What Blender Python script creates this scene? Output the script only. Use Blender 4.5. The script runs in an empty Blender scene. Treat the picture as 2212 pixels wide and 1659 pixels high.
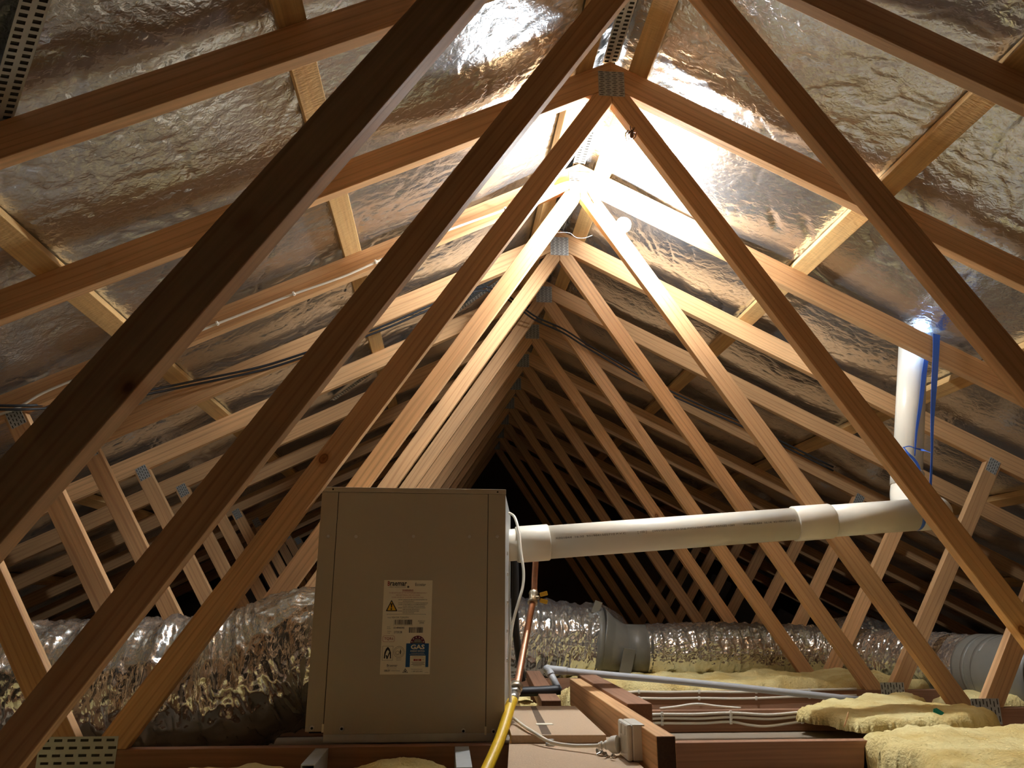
import bpy, bmesh, math, random
import numpy as np
from mathutils import Vector, Matrix

random.seed(7)
scene = bpy.context.scene
COL = scene.collection

# ------------------------------------------------------------------ camera
FPX, W, H = 1642.43, 2212, 1659
RC = np.array([[0.9964, 0.0805, -0.0260], [-0.0845, 0.9569, -0.2777], [0.0025, 0.2789, 0.9603]])
CAM = np.array([-0.5084, 0.0, 0.4524])
cam_d = bpy.data.cameras.new('camera'); cam_d.sensor_fit = 'HORIZONTAL'; cam_d.sensor_width = 36
cam_d.lens = FPX * 36 / W; cam_d.clip_start = 0.02
cam = bpy.data.objects.new('camera', cam_d); COL.objects.link(cam)
m = Matrix.Identity(4)
for i in range(3):
    m[i][0] = RC[i, 0]; m[i][1] = RC[i, 2]; m[i][2] = -RC[i, 1]; m[i][3] = CAM[i]
cam.matrix_world = m
scene.camera = cam

# ------------------------------------------------------------------ world, exposure
wd = bpy.data.worlds.new('world'); scene.world = wd; wd.use_nodes = True
wd.node_tree.nodes['Background'].inputs[0].default_value = (0.5, 0.6, 0.8, 1)
wd.node_tree.nodes['Background'].inputs[1].default_value = 0.0
vs = scene.view_settings
vs.view_transform = 'Standard'; vs.look = 'None'; vs.gamma = 1.0; vs.use_curve_mapping = False
vs.exposure = 1.12
BULB_WATTS = 42.0
BULB_COLOR = (0.94, 1.0, 1.05)
scene.cycles.use_denoising = True
scene.cycles.max_bounces = 7
scene.cycles.diffuse_bounces = 5
scene.cycles.glossy_bounces = 5
scene.cycles.use_adaptive_sampling = True
scene.cycles.adaptive_threshold = 0.15
scene.cycles.sample_clamp_indirect = 6.0
scene.cycles.blur_glossy = 0.6


def at(u, v, Y):
    """the point of the place at depth Y along the ridge that is seen at this pixel of the photograph"""
    r = RC @ np.array([(u - W / 2) / FPX, 1, -(v - H / 2) / FPX])
    return Vector(CAM + r * (Y / r[1]))


# ------------------------------------------------------------------ numpy noise
def vnoise(x, y, seed=0):
    x = np.asarray(x, float); y = np.asarray(y, float)
    xi = np.floor(x).astype(np.int64); yi = np.floor(y).astype(np.int64)
    fx = x - xi; fy = y - yi
    fx = fx * fx * fx * (fx * (fx * 6 - 15) + 10); fy = fy * fy * fy * (fy * (fy * 6 - 15) + 10)

    def h(a, b):
        n = (a * 374761393 + b * 668265263 + seed * 1274126177) & 0x7fffffff
        n = ((n ^ (n >> 13)) * 1274126177) & 0x7fffffff
        return ((n ^ (n >> 16)) & 0xffff) / 32767.5 - 1.0
    a, b, c, d = h(xi, yi), h(xi + 1, yi), h(xi, yi + 1), h(xi + 1, yi + 1)
    return (a * (1 - fx) + b * fx) * (1 - fy) + (c * (1 - fx) + d * fx) * fy


def fbm(x, y, seed=0, o=3):
    s = 0; a = 1.0
    for i in range(o):
        s = s + a * vnoise(x * 2 ** i, y * 2 ** i, seed + i * 17); a *= 0.5
    return s


def ridged(x, y, seed=0, o=3, p=2.5):
    s = 0; a = 1.0
    for i in range(o):
        s = s + a * (1 - np.abs(vnoise(x * 2 ** i, y * 2 ** i, seed + 31 * i))) ** p; a *= 0.5
    return s


# ------------------------------------------------------------------ materials
def lin(r, g, b):
    f = lambda c: ((c / 255 + 0.055) / 1.055) ** 2.4 if c > 10 else c / 255 / 12.92
    return (f(r), f(g), f(b), 1)


def newmat(name):
    mt = bpy.data.materials.new(name); mt.use_nodes = True
    nt = mt.node_tree
    return mt, nt, nt.nodes['Principled BSDF']


def N(nt, kind, **kw):
    n = nt.nodes.new(kind)
    for k, v in kw.items():
        setattr(n, k, v)
    return n


def simple(name, col, rough=0.5, metal=0.0, bump=0.0, bscale=60, var=0.0, spec=0.5):
    mt, nt, b = newmat(name)
    b.inputs['Base Color'].default_value = col
    b.inputs['Roughness'].default_value = rough
    b.inputs['Metallic'].default_value = metal
    b.inputs['Specular IOR Level'].default_value = spec
    tc = N(nt, 'ShaderNodeTexCoord')
    no = N(nt, 'ShaderNodeTexNoise'); no.inputs['Scale'].default_value = bscale; no.inputs['Detail'].default_value = 4
    nt.links.new(tc.outputs['Object'], no.inputs['Vector'])
    if var:
        mx = N(nt, 'ShaderNodeMix', data_type='RGBA', blend_type='MIX')
        mx.inputs[6].default_value = tuple(c * (1 - var) for c in col[:3]) + (1,)
        mx.inputs[7].default_value = tuple(min(1, c * (1 + var)) for c in col[:3]) + (1,)
        nt.links.new(no.outputs['Fac'], mx.inputs[0]); nt.links.new(mx.outputs[2], b.inputs['Base Color'])
    if bump:
        bp = N(nt, 'ShaderNodeBump'); bp.inputs['Strength'].default_value = bump; bp.inputs['Distance'].default_value = 0.002
        nt.links.new(no.outputs['Fac'], bp.inputs['Height']); nt.links.new(bp.outputs['Normal'], b.inputs['Normal'])
    return mt


def wood(name, light, dark, rough=0.62, spread=0.25, grain=1.0, knots=True, bump=0.25, saw=0.0):
    """pine: the object's local X runs along the grain"""
    mt, nt, b = newmat(name)
    L = nt.links.new
    tc = N(nt, 'ShaderNodeTexCoord'); oi = N(nt, 'ShaderNodeObjectInfo')
    mul = N(nt, 'ShaderNodeMath', operation='MULTIPLY'); mul.inputs[1].default_value = 53.0
    L(oi.outputs['Random'], mul.inputs[0])
    add = N(nt, 'ShaderNodeVectorMath', operation='ADD')
    cmb = N(nt, 'ShaderNodeCombineXYZ'); L(mul.outputs[0], cmb.inputs[0]); L(mul.outputs[0], cmb.inputs[1]); L(mul.outputs[0], cmb.inputs[2])
    L(tc.outputs['Object'], add.inputs[0]); L(cmb.outputs[0], add.inputs[1])
    mp = N(nt, 'ShaderNodeMapping'); mp.inputs['Scale'].default_value = (0.55, 9, 9); L(add.outputs[0], mp.inputs[0])
    wv = N(nt, 'ShaderNodeTexWave', wave_type='BANDS', bands_direction='Z', wave_profile='SIN')
    wv.inputs['Scale'].default_value = 1.7; wv.inputs['Distortion'].default_value = 11.0
    wv.inputs['Detail'].default_value = 2.0; wv.inputs['Detail Scale'].default_value = 0.8
    L(mp.outputs[0], wv.inputs['Vector'])
    cr = N(nt, 'ShaderNodeValToRGB'); cr.color_ramp.elements[0].position = 0.0; cr.color_ramp.elements[1].position = 0.22
    cr.color_ramp.elements[0].color = (0, 0, 0, 1); cr.color_ramp.elements[1].color = (1, 1, 1, 1)
    L(wv.outputs['Fac'], cr.inputs[0])
    mp2 = N(nt, 'ShaderNodeMapping'); mp2.inputs['Scale'].default_value = (1.2, 45, 45); L(add.outputs[0], mp2.inputs[0])
    fi = N(nt, 'ShaderNodeTexNoise'); fi.inputs['Scale'].default_value = 3; fi.inputs['Detail'].default_value = 3; L(mp2.outputs[0], fi.inputs['Vector'])
    mp3 = N(nt, 'ShaderNodeMapping'); mp3.inputs['Scale'].default_value = (1.3, 4, 4); L(add.outputs[0], mp3.inputs[0])
    bl = N(nt, 'ShaderNodeTexNoise'); bl.inputs['Scale'].default_value = 1.5; bl.inputs['Detail'].default_value = 2; L(mp3.outputs[0], bl.inputs['Vector'])
    mx = N(nt, 'ShaderNodeMix', data_type='RGBA'); mx.inputs[6].default_value = dark; mx.inputs[7].default_value = light
    f1 = N(nt, 'ShaderNodeMapRange'); f1.inputs[3].default_value = 0.60 if grain >= 1 else 0.75; f1.inputs[4].default_value = 1.0
    L(cr.outputs[0], f1.inputs[0]); L(f1.outputs[0], mx.inputs[0])
    # fine fibre and blotch variation
    h1 = N(nt, 'ShaderNodeHueSaturation')
    v1 = N(nt, 'ShaderNodeMapRange'); v1.inputs[1].default_value = 0.3; v1.inputs[2].default_value = 0.7; v1.inputs[3].default_value = 0.88; v1.inputs[4].default_value = 1.10
    L(fi.outputs['Fac'], v1.inputs[0])
    v2 = N(nt, 'ShaderNodeMapRange'); v2.inputs[1].default_value = 0.3; v2.inputs[2].default_value = 0.7; v2.inputs[3].default_value = 0.85; v2.inputs[4].default_value = 1.12
    L(bl.outputs['Fac'], v2.inputs[0])
    v3 = N(nt, 'ShaderNodeMapRange'); v3.inputs[3].default_value = 1 - spread; v3.inputs[4].default_value = 1 + spread * 0.6
    L(oi.outputs['Random'], v3.inputs[0])
    m1 = N(nt, 'ShaderNodeMath', operation='MULTIPLY'); L(v1.outputs[0], m1.inputs[0]); L(v2.outputs[0], m1.inputs[1])
    m2 = N(nt, 'ShaderNodeMath', operation='MULTIPLY'); L(m1.outputs[0], m2.inputs[0]); L(v3.outputs[0], m2.inputs[1])
    L(m2.outputs[0], h1.inputs['Value']); L(mx.outputs[2], h1.inputs['Color'])
    out = h1.outputs[0]
    if knots:
        mp4 = N(nt, 'ShaderNodeMapping'); mp4.inputs['Scale'].default_value = (2.5, 0, 3.3); L(add.outputs[0], mp4.inputs[0])
        vo = N(nt, 'ShaderNodeTexVoronoi'); vo.inputs['Scale'].default_value = 1.0; L(mp4.outputs[0], vo.inputs['Vector'])
        # undo the stretch: distance in real metres to the cell point
        kr = N(nt, 'ShaderNodeValToRGB')
        e = kr.color_ramp.elements
        e[0].position = 0.0; e[0].color = (0.30, 0.17, 0.09, 1)
        e[1].position = 0.075; e[1].color = (1, 1, 1, 1)
        e.new(0.024).color = (0.52, 0.36, 0.22, 1); e.new(0.034).color = (0.26, 0.15, 0.08, 1); e.new(0.042).color = (0.80, 0.68, 0.56, 1)
        L(vo.outputs['Distance'], kr.inputs[0])
        mk = N(nt, 'ShaderNodeMix', data_type='RGBA', blend_type='MULTIPLY'); mk.inputs[0].default_value = 1.0
        L(out, mk.inputs[6]); L(kr.outputs[0], mk.inputs[7]); out = mk.outputs[2]
    L(out, b.inputs['Base Color'])
    b.inputs['Roughness'].default_value = rough; b.inputs['Specular IOR Level'].default_value = 0.35
    bp = N(nt, 'ShaderNodeBump'); bp.inputs['Strength'].default_value = bump; bp.inputs['Distance'].default_value = 0.0015
    if saw:
        mp5 = N(nt, 'ShaderNodeMapping'); mp5.inputs['Scale'].default_value = (160, 40, 40); L(tc.outputs['Object'], mp5.inputs[0])
        sn = N(nt, 'ShaderNodeTexNoise'); sn.inputs['Scale'].default_value = 1; sn.inputs['Detail'].default_value = 3; L(mp5.outputs[0], sn.inputs['Vector'])
        L(sn.outputs['Fac'], bp.inputs['Height']); bp.inputs['Distance'].default_value = 0.004
    else:
        L(fi.outputs['Fac'], bp.inputs['Height'])
    L(bp.outputs['Normal'], b.inputs['Normal'])
    return mt


def foil(name, col, rough, diff, bump=0.5, scale=90, dist=0.003, stretch=(1, 1, 1)):
    mt, nt, b = newmat(name)
    L = nt.links.new
    tc = N(nt, 'ShaderNodeTexCoord'); mp = N(nt, 'ShaderNodeMapping'); mp.inputs['Scale'].default_value = stretch
    L(tc.outputs['Object'], mp.inputs[0])
    n2 = N(nt, 'ShaderNodeTexNoise'); n2.inputs['Scale'].default_value = scale; n2.inputs['Detail'].default_value = 2; n2.inputs['Distortion'].default_value = 0.6
    L(mp.outputs[0], n2.inputs['Vector'])
    B2 = N(nt, 'ShaderNodeBump'); B2.inputs['Strength'].default_value = bump; B2.inputs['Distance'].default_value = dist; L(n2.outputs['Fac'], B2.inputs['Height'])
    b.inputs['Base Color'].default_value = col; b.inputs['Metallic'].default_value = 1.0 - diff; b.inputs['Roughness'].default_value = rough
    L(B2.outputs[0], b.inputs['Normal'])
    return mt


M = {}
M['pine'] = wood('pine_framing', lin(222, 175, 124), lin(176, 121, 76))
M['batten'] = wood('rough_sawn_pine', lin(214, 172, 112), lin(178, 124, 70), rough=0.8, spread=0.1, grain=0.5, knots=False, bump=0.6, saw=1)
M['old'] = wood('weathered_timber', lin(164, 122, 94), lin(112, 80, 60), rough=0.75, spread=0.2, grain=0.5)
M['foil'] = foil('sarking_foil', (0.72, 0.76, 0.80, 1), 0.25, 0.05, 0.75, 60)
M['duct'] = foil('duct_foil', (0.89, 0.92, 0.94, 1), 0.13, 0.08, 0.45, 70, 0.003, (1.6, .7, .7))
M['heater'] = simple('beige_powder_coat', lin(186, 174, 150), 0.42, 0.0, 0.06, 700)
M['gap'] = simple('shadow_gap_black', (0.01, 0.01, 0.01, 1), 0.9)
M['galv'] = simple('galvanised_steel', (0.56, 0.57, 0.54, 1), 0.45, 0.5, 0.1, 40, var=0.12)
M['galv_dark'] = simple('punched_slot', (0.05, 0.045, 0.035, 1), 0.8)
M['steel'] = simple('bright_steel', (0.7, 0.7, 0.68, 1), 0.28, 1.0)
M['zinc'] = simple('zinc_screw', (0.62, 0.6, 0.55, 1), 0.35, 0.35)
M['pvc'] = simple('white_pvc', lin(226, 220, 204), 0.30, 0.0, 0.02, 30)
M['white_plastic'] = simple('white_plastic', lin(238, 233, 220), 0.35)
M['cable'] = simple('white_cable_sheath', lin(236, 228, 210), 0.45)
M['black_rubber'] = simple('black_rubber', (0.018, 0.018, 0.02, 1), 0.5)
M['copper'] = simple('copper', (0.72, 0.36, 0.22, 1), 0.33, 1.0, 0.08, 90, var=0.2)
M['brass'] = simple('nickel_brass', (0.62, 0.54, 0.40, 1), 0.35, 1.0, 0.1, 120)
M['yellow'] = simple('yellow_gas_hose', lin(232, 190, 40), 0.42, 0.0, 0.05, 40, var=0.1)
M['chip'] = simple('chipboard', lin(190, 164, 134), 0.8, 0.0, 0.25, 240, var=0.16)
M['conduit'] = simple('grey_conduit', lin(188, 190, 192), 0.4)
M['endgrain'] = simple('dirty_end_grain', lin(84, 62, 46), 0.9, bump=0.4, bscale=200, var=0.3)
M['dirt'] = simple('dirt_streak', lin(104, 86, 68), 0.9, var=0.2, bscale=30)
M['tape'] = simple('grey_duct_tape', lin(120, 117, 108), 0.42, 0.0, 0.3, 35, var=0.1)
M['blue'] = simple('blue_strap', lin(66, 112, 212), 0.3)
M['teal'] = simple('teal_plastic', lin(18, 110, 84), 0.4)
M['plaster'] = simple('plasterboard_back', lin(150, 136, 116), 0.9)
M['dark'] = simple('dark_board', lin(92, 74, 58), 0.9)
M['ink'] = simple('black_ink', (0.015, 0.014, 0.013, 1), 0.6)
M['ink_grey'] = simple('grey_ink', lin(92, 84, 74), 0.6)
M['red'] = simple('red_ink', lin(158, 40, 36), 0.6)
M['maroon'] = simple('maroon_ink', lin(98, 28, 56), 0.6)
M['navy'] = simple('blue_ink', lin(24, 84, 138), 0.6)
M['sticker'] = simple('white_sticker', lin(240, 232, 208), 0.45)
M['warn'] = simple('warning_yellow', lin(238, 190, 50), 0.5)
M['spider'] = simple('brown_spider', lin(120, 84, 58), 0.6, bump=0.4, bscale=300)
M['silk'] = simple('spider_silk', lin(220, 220, 220), 0.5)
M['dust'] = simple('dusty_bulb_base', lin(232, 226, 208), 0.4)

mt, nt, b = newmat('glass_wool')
tc = N(nt, 'ShaderNodeTexCoord')
na = N(nt, 'ShaderNodeTexNoise'); na.inputs['Scale'].default_value = 7; na.inputs['Detail'].default_value = 4
nb = N(nt, 'ShaderNodeTexNoise'); nb.inputs['Scale'].default_value = 130; nb.inputs['Detail'].default_value = 6
nt.links.new(tc.outputs['Object'], na.inputs['Vector']); nt.links.new(tc.outputs['Object'], nb.inputs['Vector'])
cr = N(nt, 'ShaderNodeValToRGB'); cr.color_ramp.elements[0].position = 0.35; cr.color_ramp.elements[1].position = 0.62
cr.color_ramp.elements[0].color = lin(228, 202, 132); cr.color_ramp.elements[1].color = lin(244, 228, 166)
nt.links.new(na.outputs['Fac'], cr.inputs[0]); nt.links.new(cr.outputs[0], b.inputs['Base Color'])
b.inputs['Roughness'].default_value = 1.0; b.inputs['Specular IOR Level'].default_value = 0.05
bp = N(nt, 'ShaderNodeBump'); bp.inputs['Strength'].default_value = 0.9; bp.inputs['Distance'].default_value = 0.006
nt.links.new(nb.outputs['Fac'], bp.inputs['Height']); nt.links.new(bp.outputs[0], b.inputs['Normal'])
M['wool'] = mt

mt, nt, b = newmat('lit_bulb_glass')
b.inputs['Base Color'].default_value = (1, 1, 1, 1)
b.inputs['Emission Color'].default_value = BULB_COLOR + (1,)
b.inputs['Emission Strength'].default_value = 12.0; mt.cycles.emission_sampling = 'NONE'
b.inputs['Base Color'].default_value = (0.02, 0.02, 0.02, 1)
M['bulb'] = mt


# ------------------------------------------------------------------ builders
def link(o, parent=None):
    COL.objects.link(o)
    if parent is not None:
        o.parent = parent
    return o


def tag(o, label=None, cat=None, group=None, kind=None):
    if label: o['label'] = label
    if cat: o['category'] = cat
    if group: o['group'] = group
    if kind: o['kind'] = kind
    return o


def empty(name, loc, label, cat, group=None):
    o = bpy.data.objects.new(name, None); o.location = loc; o.empty_display_size = 0.05
    COL.objects.link(o)
    return tag(o, label, cat, group)


def mesh(name, verts, faces, mat, parent=None, smooth=False, loc=(0, 0, 0), rot=(0, 0, 0), bevel=0, mats=None, midx=None):
    me = bpy.data.meshes.new(name)
    me.from_pydata([tuple(v) for v in verts], [], [tuple(f) for f in faces])
    for x in (mats or [mat]):
        me.materials.append(x)
    if midx is not None:
        me.polygons.foreach_set('material_index', midx)
    if smooth:
        me.polygons.foreach_set('use_smooth', [True] * len(me.polygons))
    me.update()
    o = bpy.data.objects.new(name, me); o.location = loc; o.rotation_euler = rot
    link(o, parent)
    if bevel:
        bv = o.modifiers.new('bevel', 'BEVEL'); bv.width = bevel; bv.segments = 2; bv.limit_method = 'ANGLE'; bv.angle_limit = 0.7
    return o


def box_geo(x0, x1, y0, y1, z0, z1):
    v = [(x, y, z) for x in (x0, x1) for y in (y0, y1) for z in (z0, z1)]
    f = [(0, 1, 3, 2), (4, 6, 7, 5), (0, 4, 5, 1), (2, 3, 7, 6), (0, 2, 6, 4), (1, 5, 7, 3)]
    return v, f


def boxo(name, x0, x1, y0, y1, z0, z1, mat, parent=None, bevel=0.0015, rotz=0.0, axis='X'):
    """box whose own local X follows its long axis, so grain runs along it"""
    c = Vector(((x0 + x1) / 2, (y0 + y1) / 2, (z0 + z1) / 2))
    dx, dy, dz = (x1 - x0) / 2, (y1 - y0) / 2, (z1 - z0) / 2
    rz = rotz
    if axis == 'Y':
        dx, dy = dy, dx; rz += math.pi / 2
    v, f = box_geo(-dx, dx, -dy, dy, -dz, dz)
    return mesh(name, v, f, mat, parent, loc=c, rot=(0, 0, rz), bevel=bevel)


def join_geo(parts):
    V, F = [], []
    for v, f in parts:
        n = len(V); V += list(v); F += [tuple(i + n for i in q) for q in f]
    return V, F


def prism(name, pts, y0, y1, axis, origin, mat, parent=None, bevel=0.0018):
    """outline pts in (x, z), extruded from y0 to y1; local X along `axis` (angle in the xz plane)"""
    ca, sa = math.cos(axis), math.sin(axis)
    loc2 = []
    for x, z in pts:
        dx, dz = x - origin[0], z - origin[1]
        loc2.append((dx * ca + dz * sa, -dx * sa + dz * ca))
    area = sum(loc2[i][0] * loc2[(i + 1) % len(loc2)][1] - loc2[(i + 1) % len(loc2)][0] * loc2[i][1] for i in range(len(loc2)))
    if area < 0:
        loc2.reverse()
    n = len(loc2)
    v = [(a, y0, b_) for a, b_ in loc2] + [(a, y1, b_) for a, b_ in loc2]
    f = [tuple(range(n)), tuple(range(2 * n - 1, n - 1, -1))] + [((i + 1) % n, i, n + i, n + (i + 1) % n) for i in range(n)]
    return mesh(name, v, f, mat, parent, loc=(origin[0], 0, origin[1]), rot=(0, -axis, 0), bevel=bevel)


def catmull(pts, n=12):
    P = [np.array(q, float) for q in pts]
    P = [2 * P[0] - P[1]] + P + [2 * P[-1] - P[-2]]
    out = []
    for i in range(1, len(P) - 2):
        for k in range(n):
            t = k / n
            out.append(0.5 * ((2 * P[i]) + (-P[i - 1] + P[i + 1]) * t + (2 * P[i - 1] - 5 * P[i] + 4 * P[i + 1] - P[i + 2]) * t * t + (-P[i - 1] + 3 * P[i] - 3 * P[i + 1] + P[i + 2]) * t ** 3))
    out.append(P[-2])
    return np.array(out)


def frames(path):
    T = np.gradient(path, axis=0); T /= np.linalg.norm(T, axis=1)[:, None] + 1e-12
    up = np.array([0, 0, 1.0]) if abs(T[0][2]) < 0.9 else np.array([1.0, 0, 0])
    A = []; a = np.cross(T[0], up); a /= np.linalg.norm(a)
    for t in T:
        a = a - t * (a @ t); a /= np.linalg.norm(a); A.append(a)
    A = np.array(A); B = np.cross(T, A)
    return T, A, B


def tube_geo(path, r, seg=10, caps=True, flat=None):
    path = np.array(path, float); T, A, B = frames(path)
    r = np.broadcast_to(np.asarray(r, float), (len(path),))
    th = np.arange(seg) * 2 * math.pi / seg
    ra, rb = (1, 1) if flat is None else flat
    V = path[:, None] + r[:, None, None] * (ra * np.cos(th)[None, :, None] * A[:, None] + rb * np.sin(th)[None, :, None] * B[:, None])
    V = V.reshape(-1, 3); F = []
    for i in range(len(path) - 1):
        for j in range(seg):
            k = (j + 1) % seg
            F.append((i * seg + j, i * seg + k, (i + 1) * seg + k, (i + 1) * seg + j))
    if caps:
        F.append(tuple(range(seg - 1, -1, -1))); F.append(tuple((len(path) - 1) * seg + j for j in range(seg)))
    return [tuple(q) for q in V], F


def tube(name, pts, r, mat, parent=None, seg=10, n=10, smooth=True, flat=None):
    path = catmull(pts, n) if n else np.array(pts, float)
    v, f = tube_geo(path, r, seg, flat=flat)
    o = mesh(name, v, f, mat, parent, smooth=smooth)
    o.data.polygons[len(f) - 1].use_smooth = False; o.data.polygons[len(f) - 2].use_smooth = False
    return o


def lathe_geo(prof, seg=24):
    """prof of (r, z) about local Z"""
    V, F = [], []
    for r, z in prof:
        for j in range(seg):
            a = 2 * math.pi * j / seg; V.append((r * math.cos(a), r * math.sin(a), z))
    for i in range(len(prof) - 1):
        for j in range(seg):
            k = (j + 1) % seg; F.append((i * seg + j, i * seg + k, (i + 1) * seg + k, (i + 1) * seg + j))
    F.append(tuple(range(seg - 1, -1, -1))); F.append(tuple((len(prof) - 1) * seg + j for j in range(seg)))
    return V, F


def orient(d):
    return Vector(d).to_track_quat('Z', 'Y').to_euler()


def lathe(name, prof, loc, direction, mat, parent=None, seg=24, smooth=True):
    v, f = lathe_geo(prof, seg)
    o = mesh(name, v, f, mat, parent, loc=loc, rot=orient(direction))
    if smooth:
        o.data.polygons.foreach_set('use_smooth', [True] * (len(f) - 2) + [False, False])
        try:
            o.data.set_sharp_from_angle(angle=0.6)
        except Exception:
            pass
    return o


def copy_tree(o, parent=None):
    c = o.copy(); COL.objects.link(c)
    if parent is not None: c.parent = parent
    for ch in list(o.children):
        copy_tree(ch, c)
    return c


# ------------------------------------------------------------------ roof geometry (fitted from the trusses in the photograph)
ZA = 2.11            # underside of the top chords at the ridge line
T = 0.5008           # roof slope
HT = 0.1007          # vertical depth of a top chord
CT = 0.108           # top of the bottom chords
CB = 0.038           # ceiling plane
WB, WO, WI = 1.5129, 0.0629, -0.0623
COS = 1 / math.hypot(1, T)
SLOPE = math.atan(T)
YS = [0.923, 1.517, 2.121, 2.739, 3.321, 3.918, 4.523, 5.123, 5.723, 6.323, 6.923, 7.523, 8.123]
XE = 4.25
Y0, Y1 = -2.6, 9.0

# ---- structure: foil-lined roof slopes, ceiling, end walls
HOLE = (1.445, 2.885)


def quad_mesh(name, V, Q, mat, smooth=True):
    me = bpy.data.meshes.new(name); n = len(V); q = len(Q)
    me.vertices.add(n); me.vertices.foreach_set('co', np.ascontiguousarray(V, dtype=np.float32).ravel())
    me.loops.add(q * 4); me.loops.foreach_set('vertex_index', np.ascontiguousarray(Q, dtype=np.int32).ravel())
    me.polygons.add(q); me.polygons.foreach_set('loop_start', np.arange(q, dtype=np.int32) * 4)
    me.materials.append(mat)
    me.update(calc_edges=True); me.validate()
    me.polygons.foreach_set('use_smooth', [smooth] * len(me.polygons))
    o = bpy.data.objects.new(name, me); COL.objects.link(o)
    return o


def roof(name, sx):
    s = np.r_[np.arange(0, 2.3, 0.009), np.arange(2.3, XE / COS + 0.03, 0.028)]
    y = np.r_[np.arange(Y0, 0.9, 0.05), np.arange(0.9, 4.0, 0.009), np.arange(4.0, Y1 + 0.03, 0.03)]
    S, Yg = np.meshgrid(s, y, indexing='ij')
    edges = np.array([0.0, 0.10, 1.005, 1.872, 2.745, 3.62, 4.9])
    h = np.zeros_like(S)
    for a, b_ in zip(edges[:-1], edges[1:]):
        mk = (S >= a) & (S <= b_ + 1e-9)
        u = (S - a) / (b_ - a)
        sag = 0.020 if b_ - a > 0.3 else 0.002
        h[mk] = (0.038 - sag * np.sin(math.pi * u) ** 2 * (0.75 + 0.5 * vnoise(Yg * 1.7, u * 2 + a, 3 + int(sx))))[mk]
    o_ = 40.0 * sx
    bill = fbm(Yg * 2.2 + o_, S * 1.8, 5, 3) * 0.005
    wx = Yg + 0.05 * fbm(Yg * 5 + o_, S * 5, 91, 2); wy = S + 0.05 * fbm(Yg * 5, S * 5 + o_, 92, 2)
    m1 = np.clip(0.5 + 0.9 * fbm(Yg * 1.3 + o_, S * 1.3, 61, 2), 0, 1)
    m2 = np.clip(0.5 + 0.9 * fbm(Yg * 1.6 + o_, S * 1.2, 64, 2), 0, 1)
    # long pulled creases, fine crackle, and soft dimples
    lon = np.maximum(ridged(wx * 3.2 + wy * 2.1 + o_, wy * 11.0 - wx * 7.0, 21, 2, 9) - 0.35, 0) * 0.0085 * m1
    crk = ridged(wx * 15 + o_, wy * 10, 35, 2, 5) * 0.0034 * (0.45 + 0.9 * m2)
    crk2 = ridged(wx * 27 + o_, wy * 34, 37, 2, 3) * 0.0014
    h = np.maximum(h + bill + lon + crk + crk2, 0.008)
    X = sx * (S * COS); Z = ZA + HT - S * math.sin(SLOPE)
    X = X + sx * h * math.sin(SLOPE); Z = Z + h * COS
    X[0, :] = 0; Z[0, :] = ZA + HT + 0.038 / COS
    n0, n1 = S.shape
    V = np.stack([X, Yg, Z], -1).reshape(-1, 3)
    I = np.arange(n0 * n1).reshape(n0, n1)
    Q = np.stack([I[:-1, :-1], I[1:, :-1], I[1:, 1:], I[:-1, 1:]], -1).reshape(-1, 4)
    if sx > 0:
        Q = Q[:, ::-1]
        c = V[Q].mean(1)
        Q = Q[np.hypot(c[:, 0] - HOLE[0], c[:, 1] - HOLE[1]) > 0.062]
    return tag(quad_mesh(name, V, Q, M['foil']), kind='structure')


roof('roof_left', -1); roof('roof_right', 1)
# outer skin that keeps daylight out above the foil (corrugated steel sheets, seen only from outside)
fl = boxo('floor', -XE - 0.1, XE + 0.1, Y0, Y1, CB - 0.02, CB, M['plaster'], bevel=0); tag(fl, kind='structure')
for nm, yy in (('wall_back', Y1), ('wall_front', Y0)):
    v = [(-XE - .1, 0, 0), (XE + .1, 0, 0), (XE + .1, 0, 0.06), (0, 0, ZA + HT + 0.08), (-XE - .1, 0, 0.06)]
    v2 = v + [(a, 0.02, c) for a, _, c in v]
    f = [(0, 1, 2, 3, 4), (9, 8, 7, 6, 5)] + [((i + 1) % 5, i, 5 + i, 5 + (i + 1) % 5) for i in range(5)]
    tag(mesh(nm, v2, f, M['dark'], loc=(0, yy, 0)), kind='structure')

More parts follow.
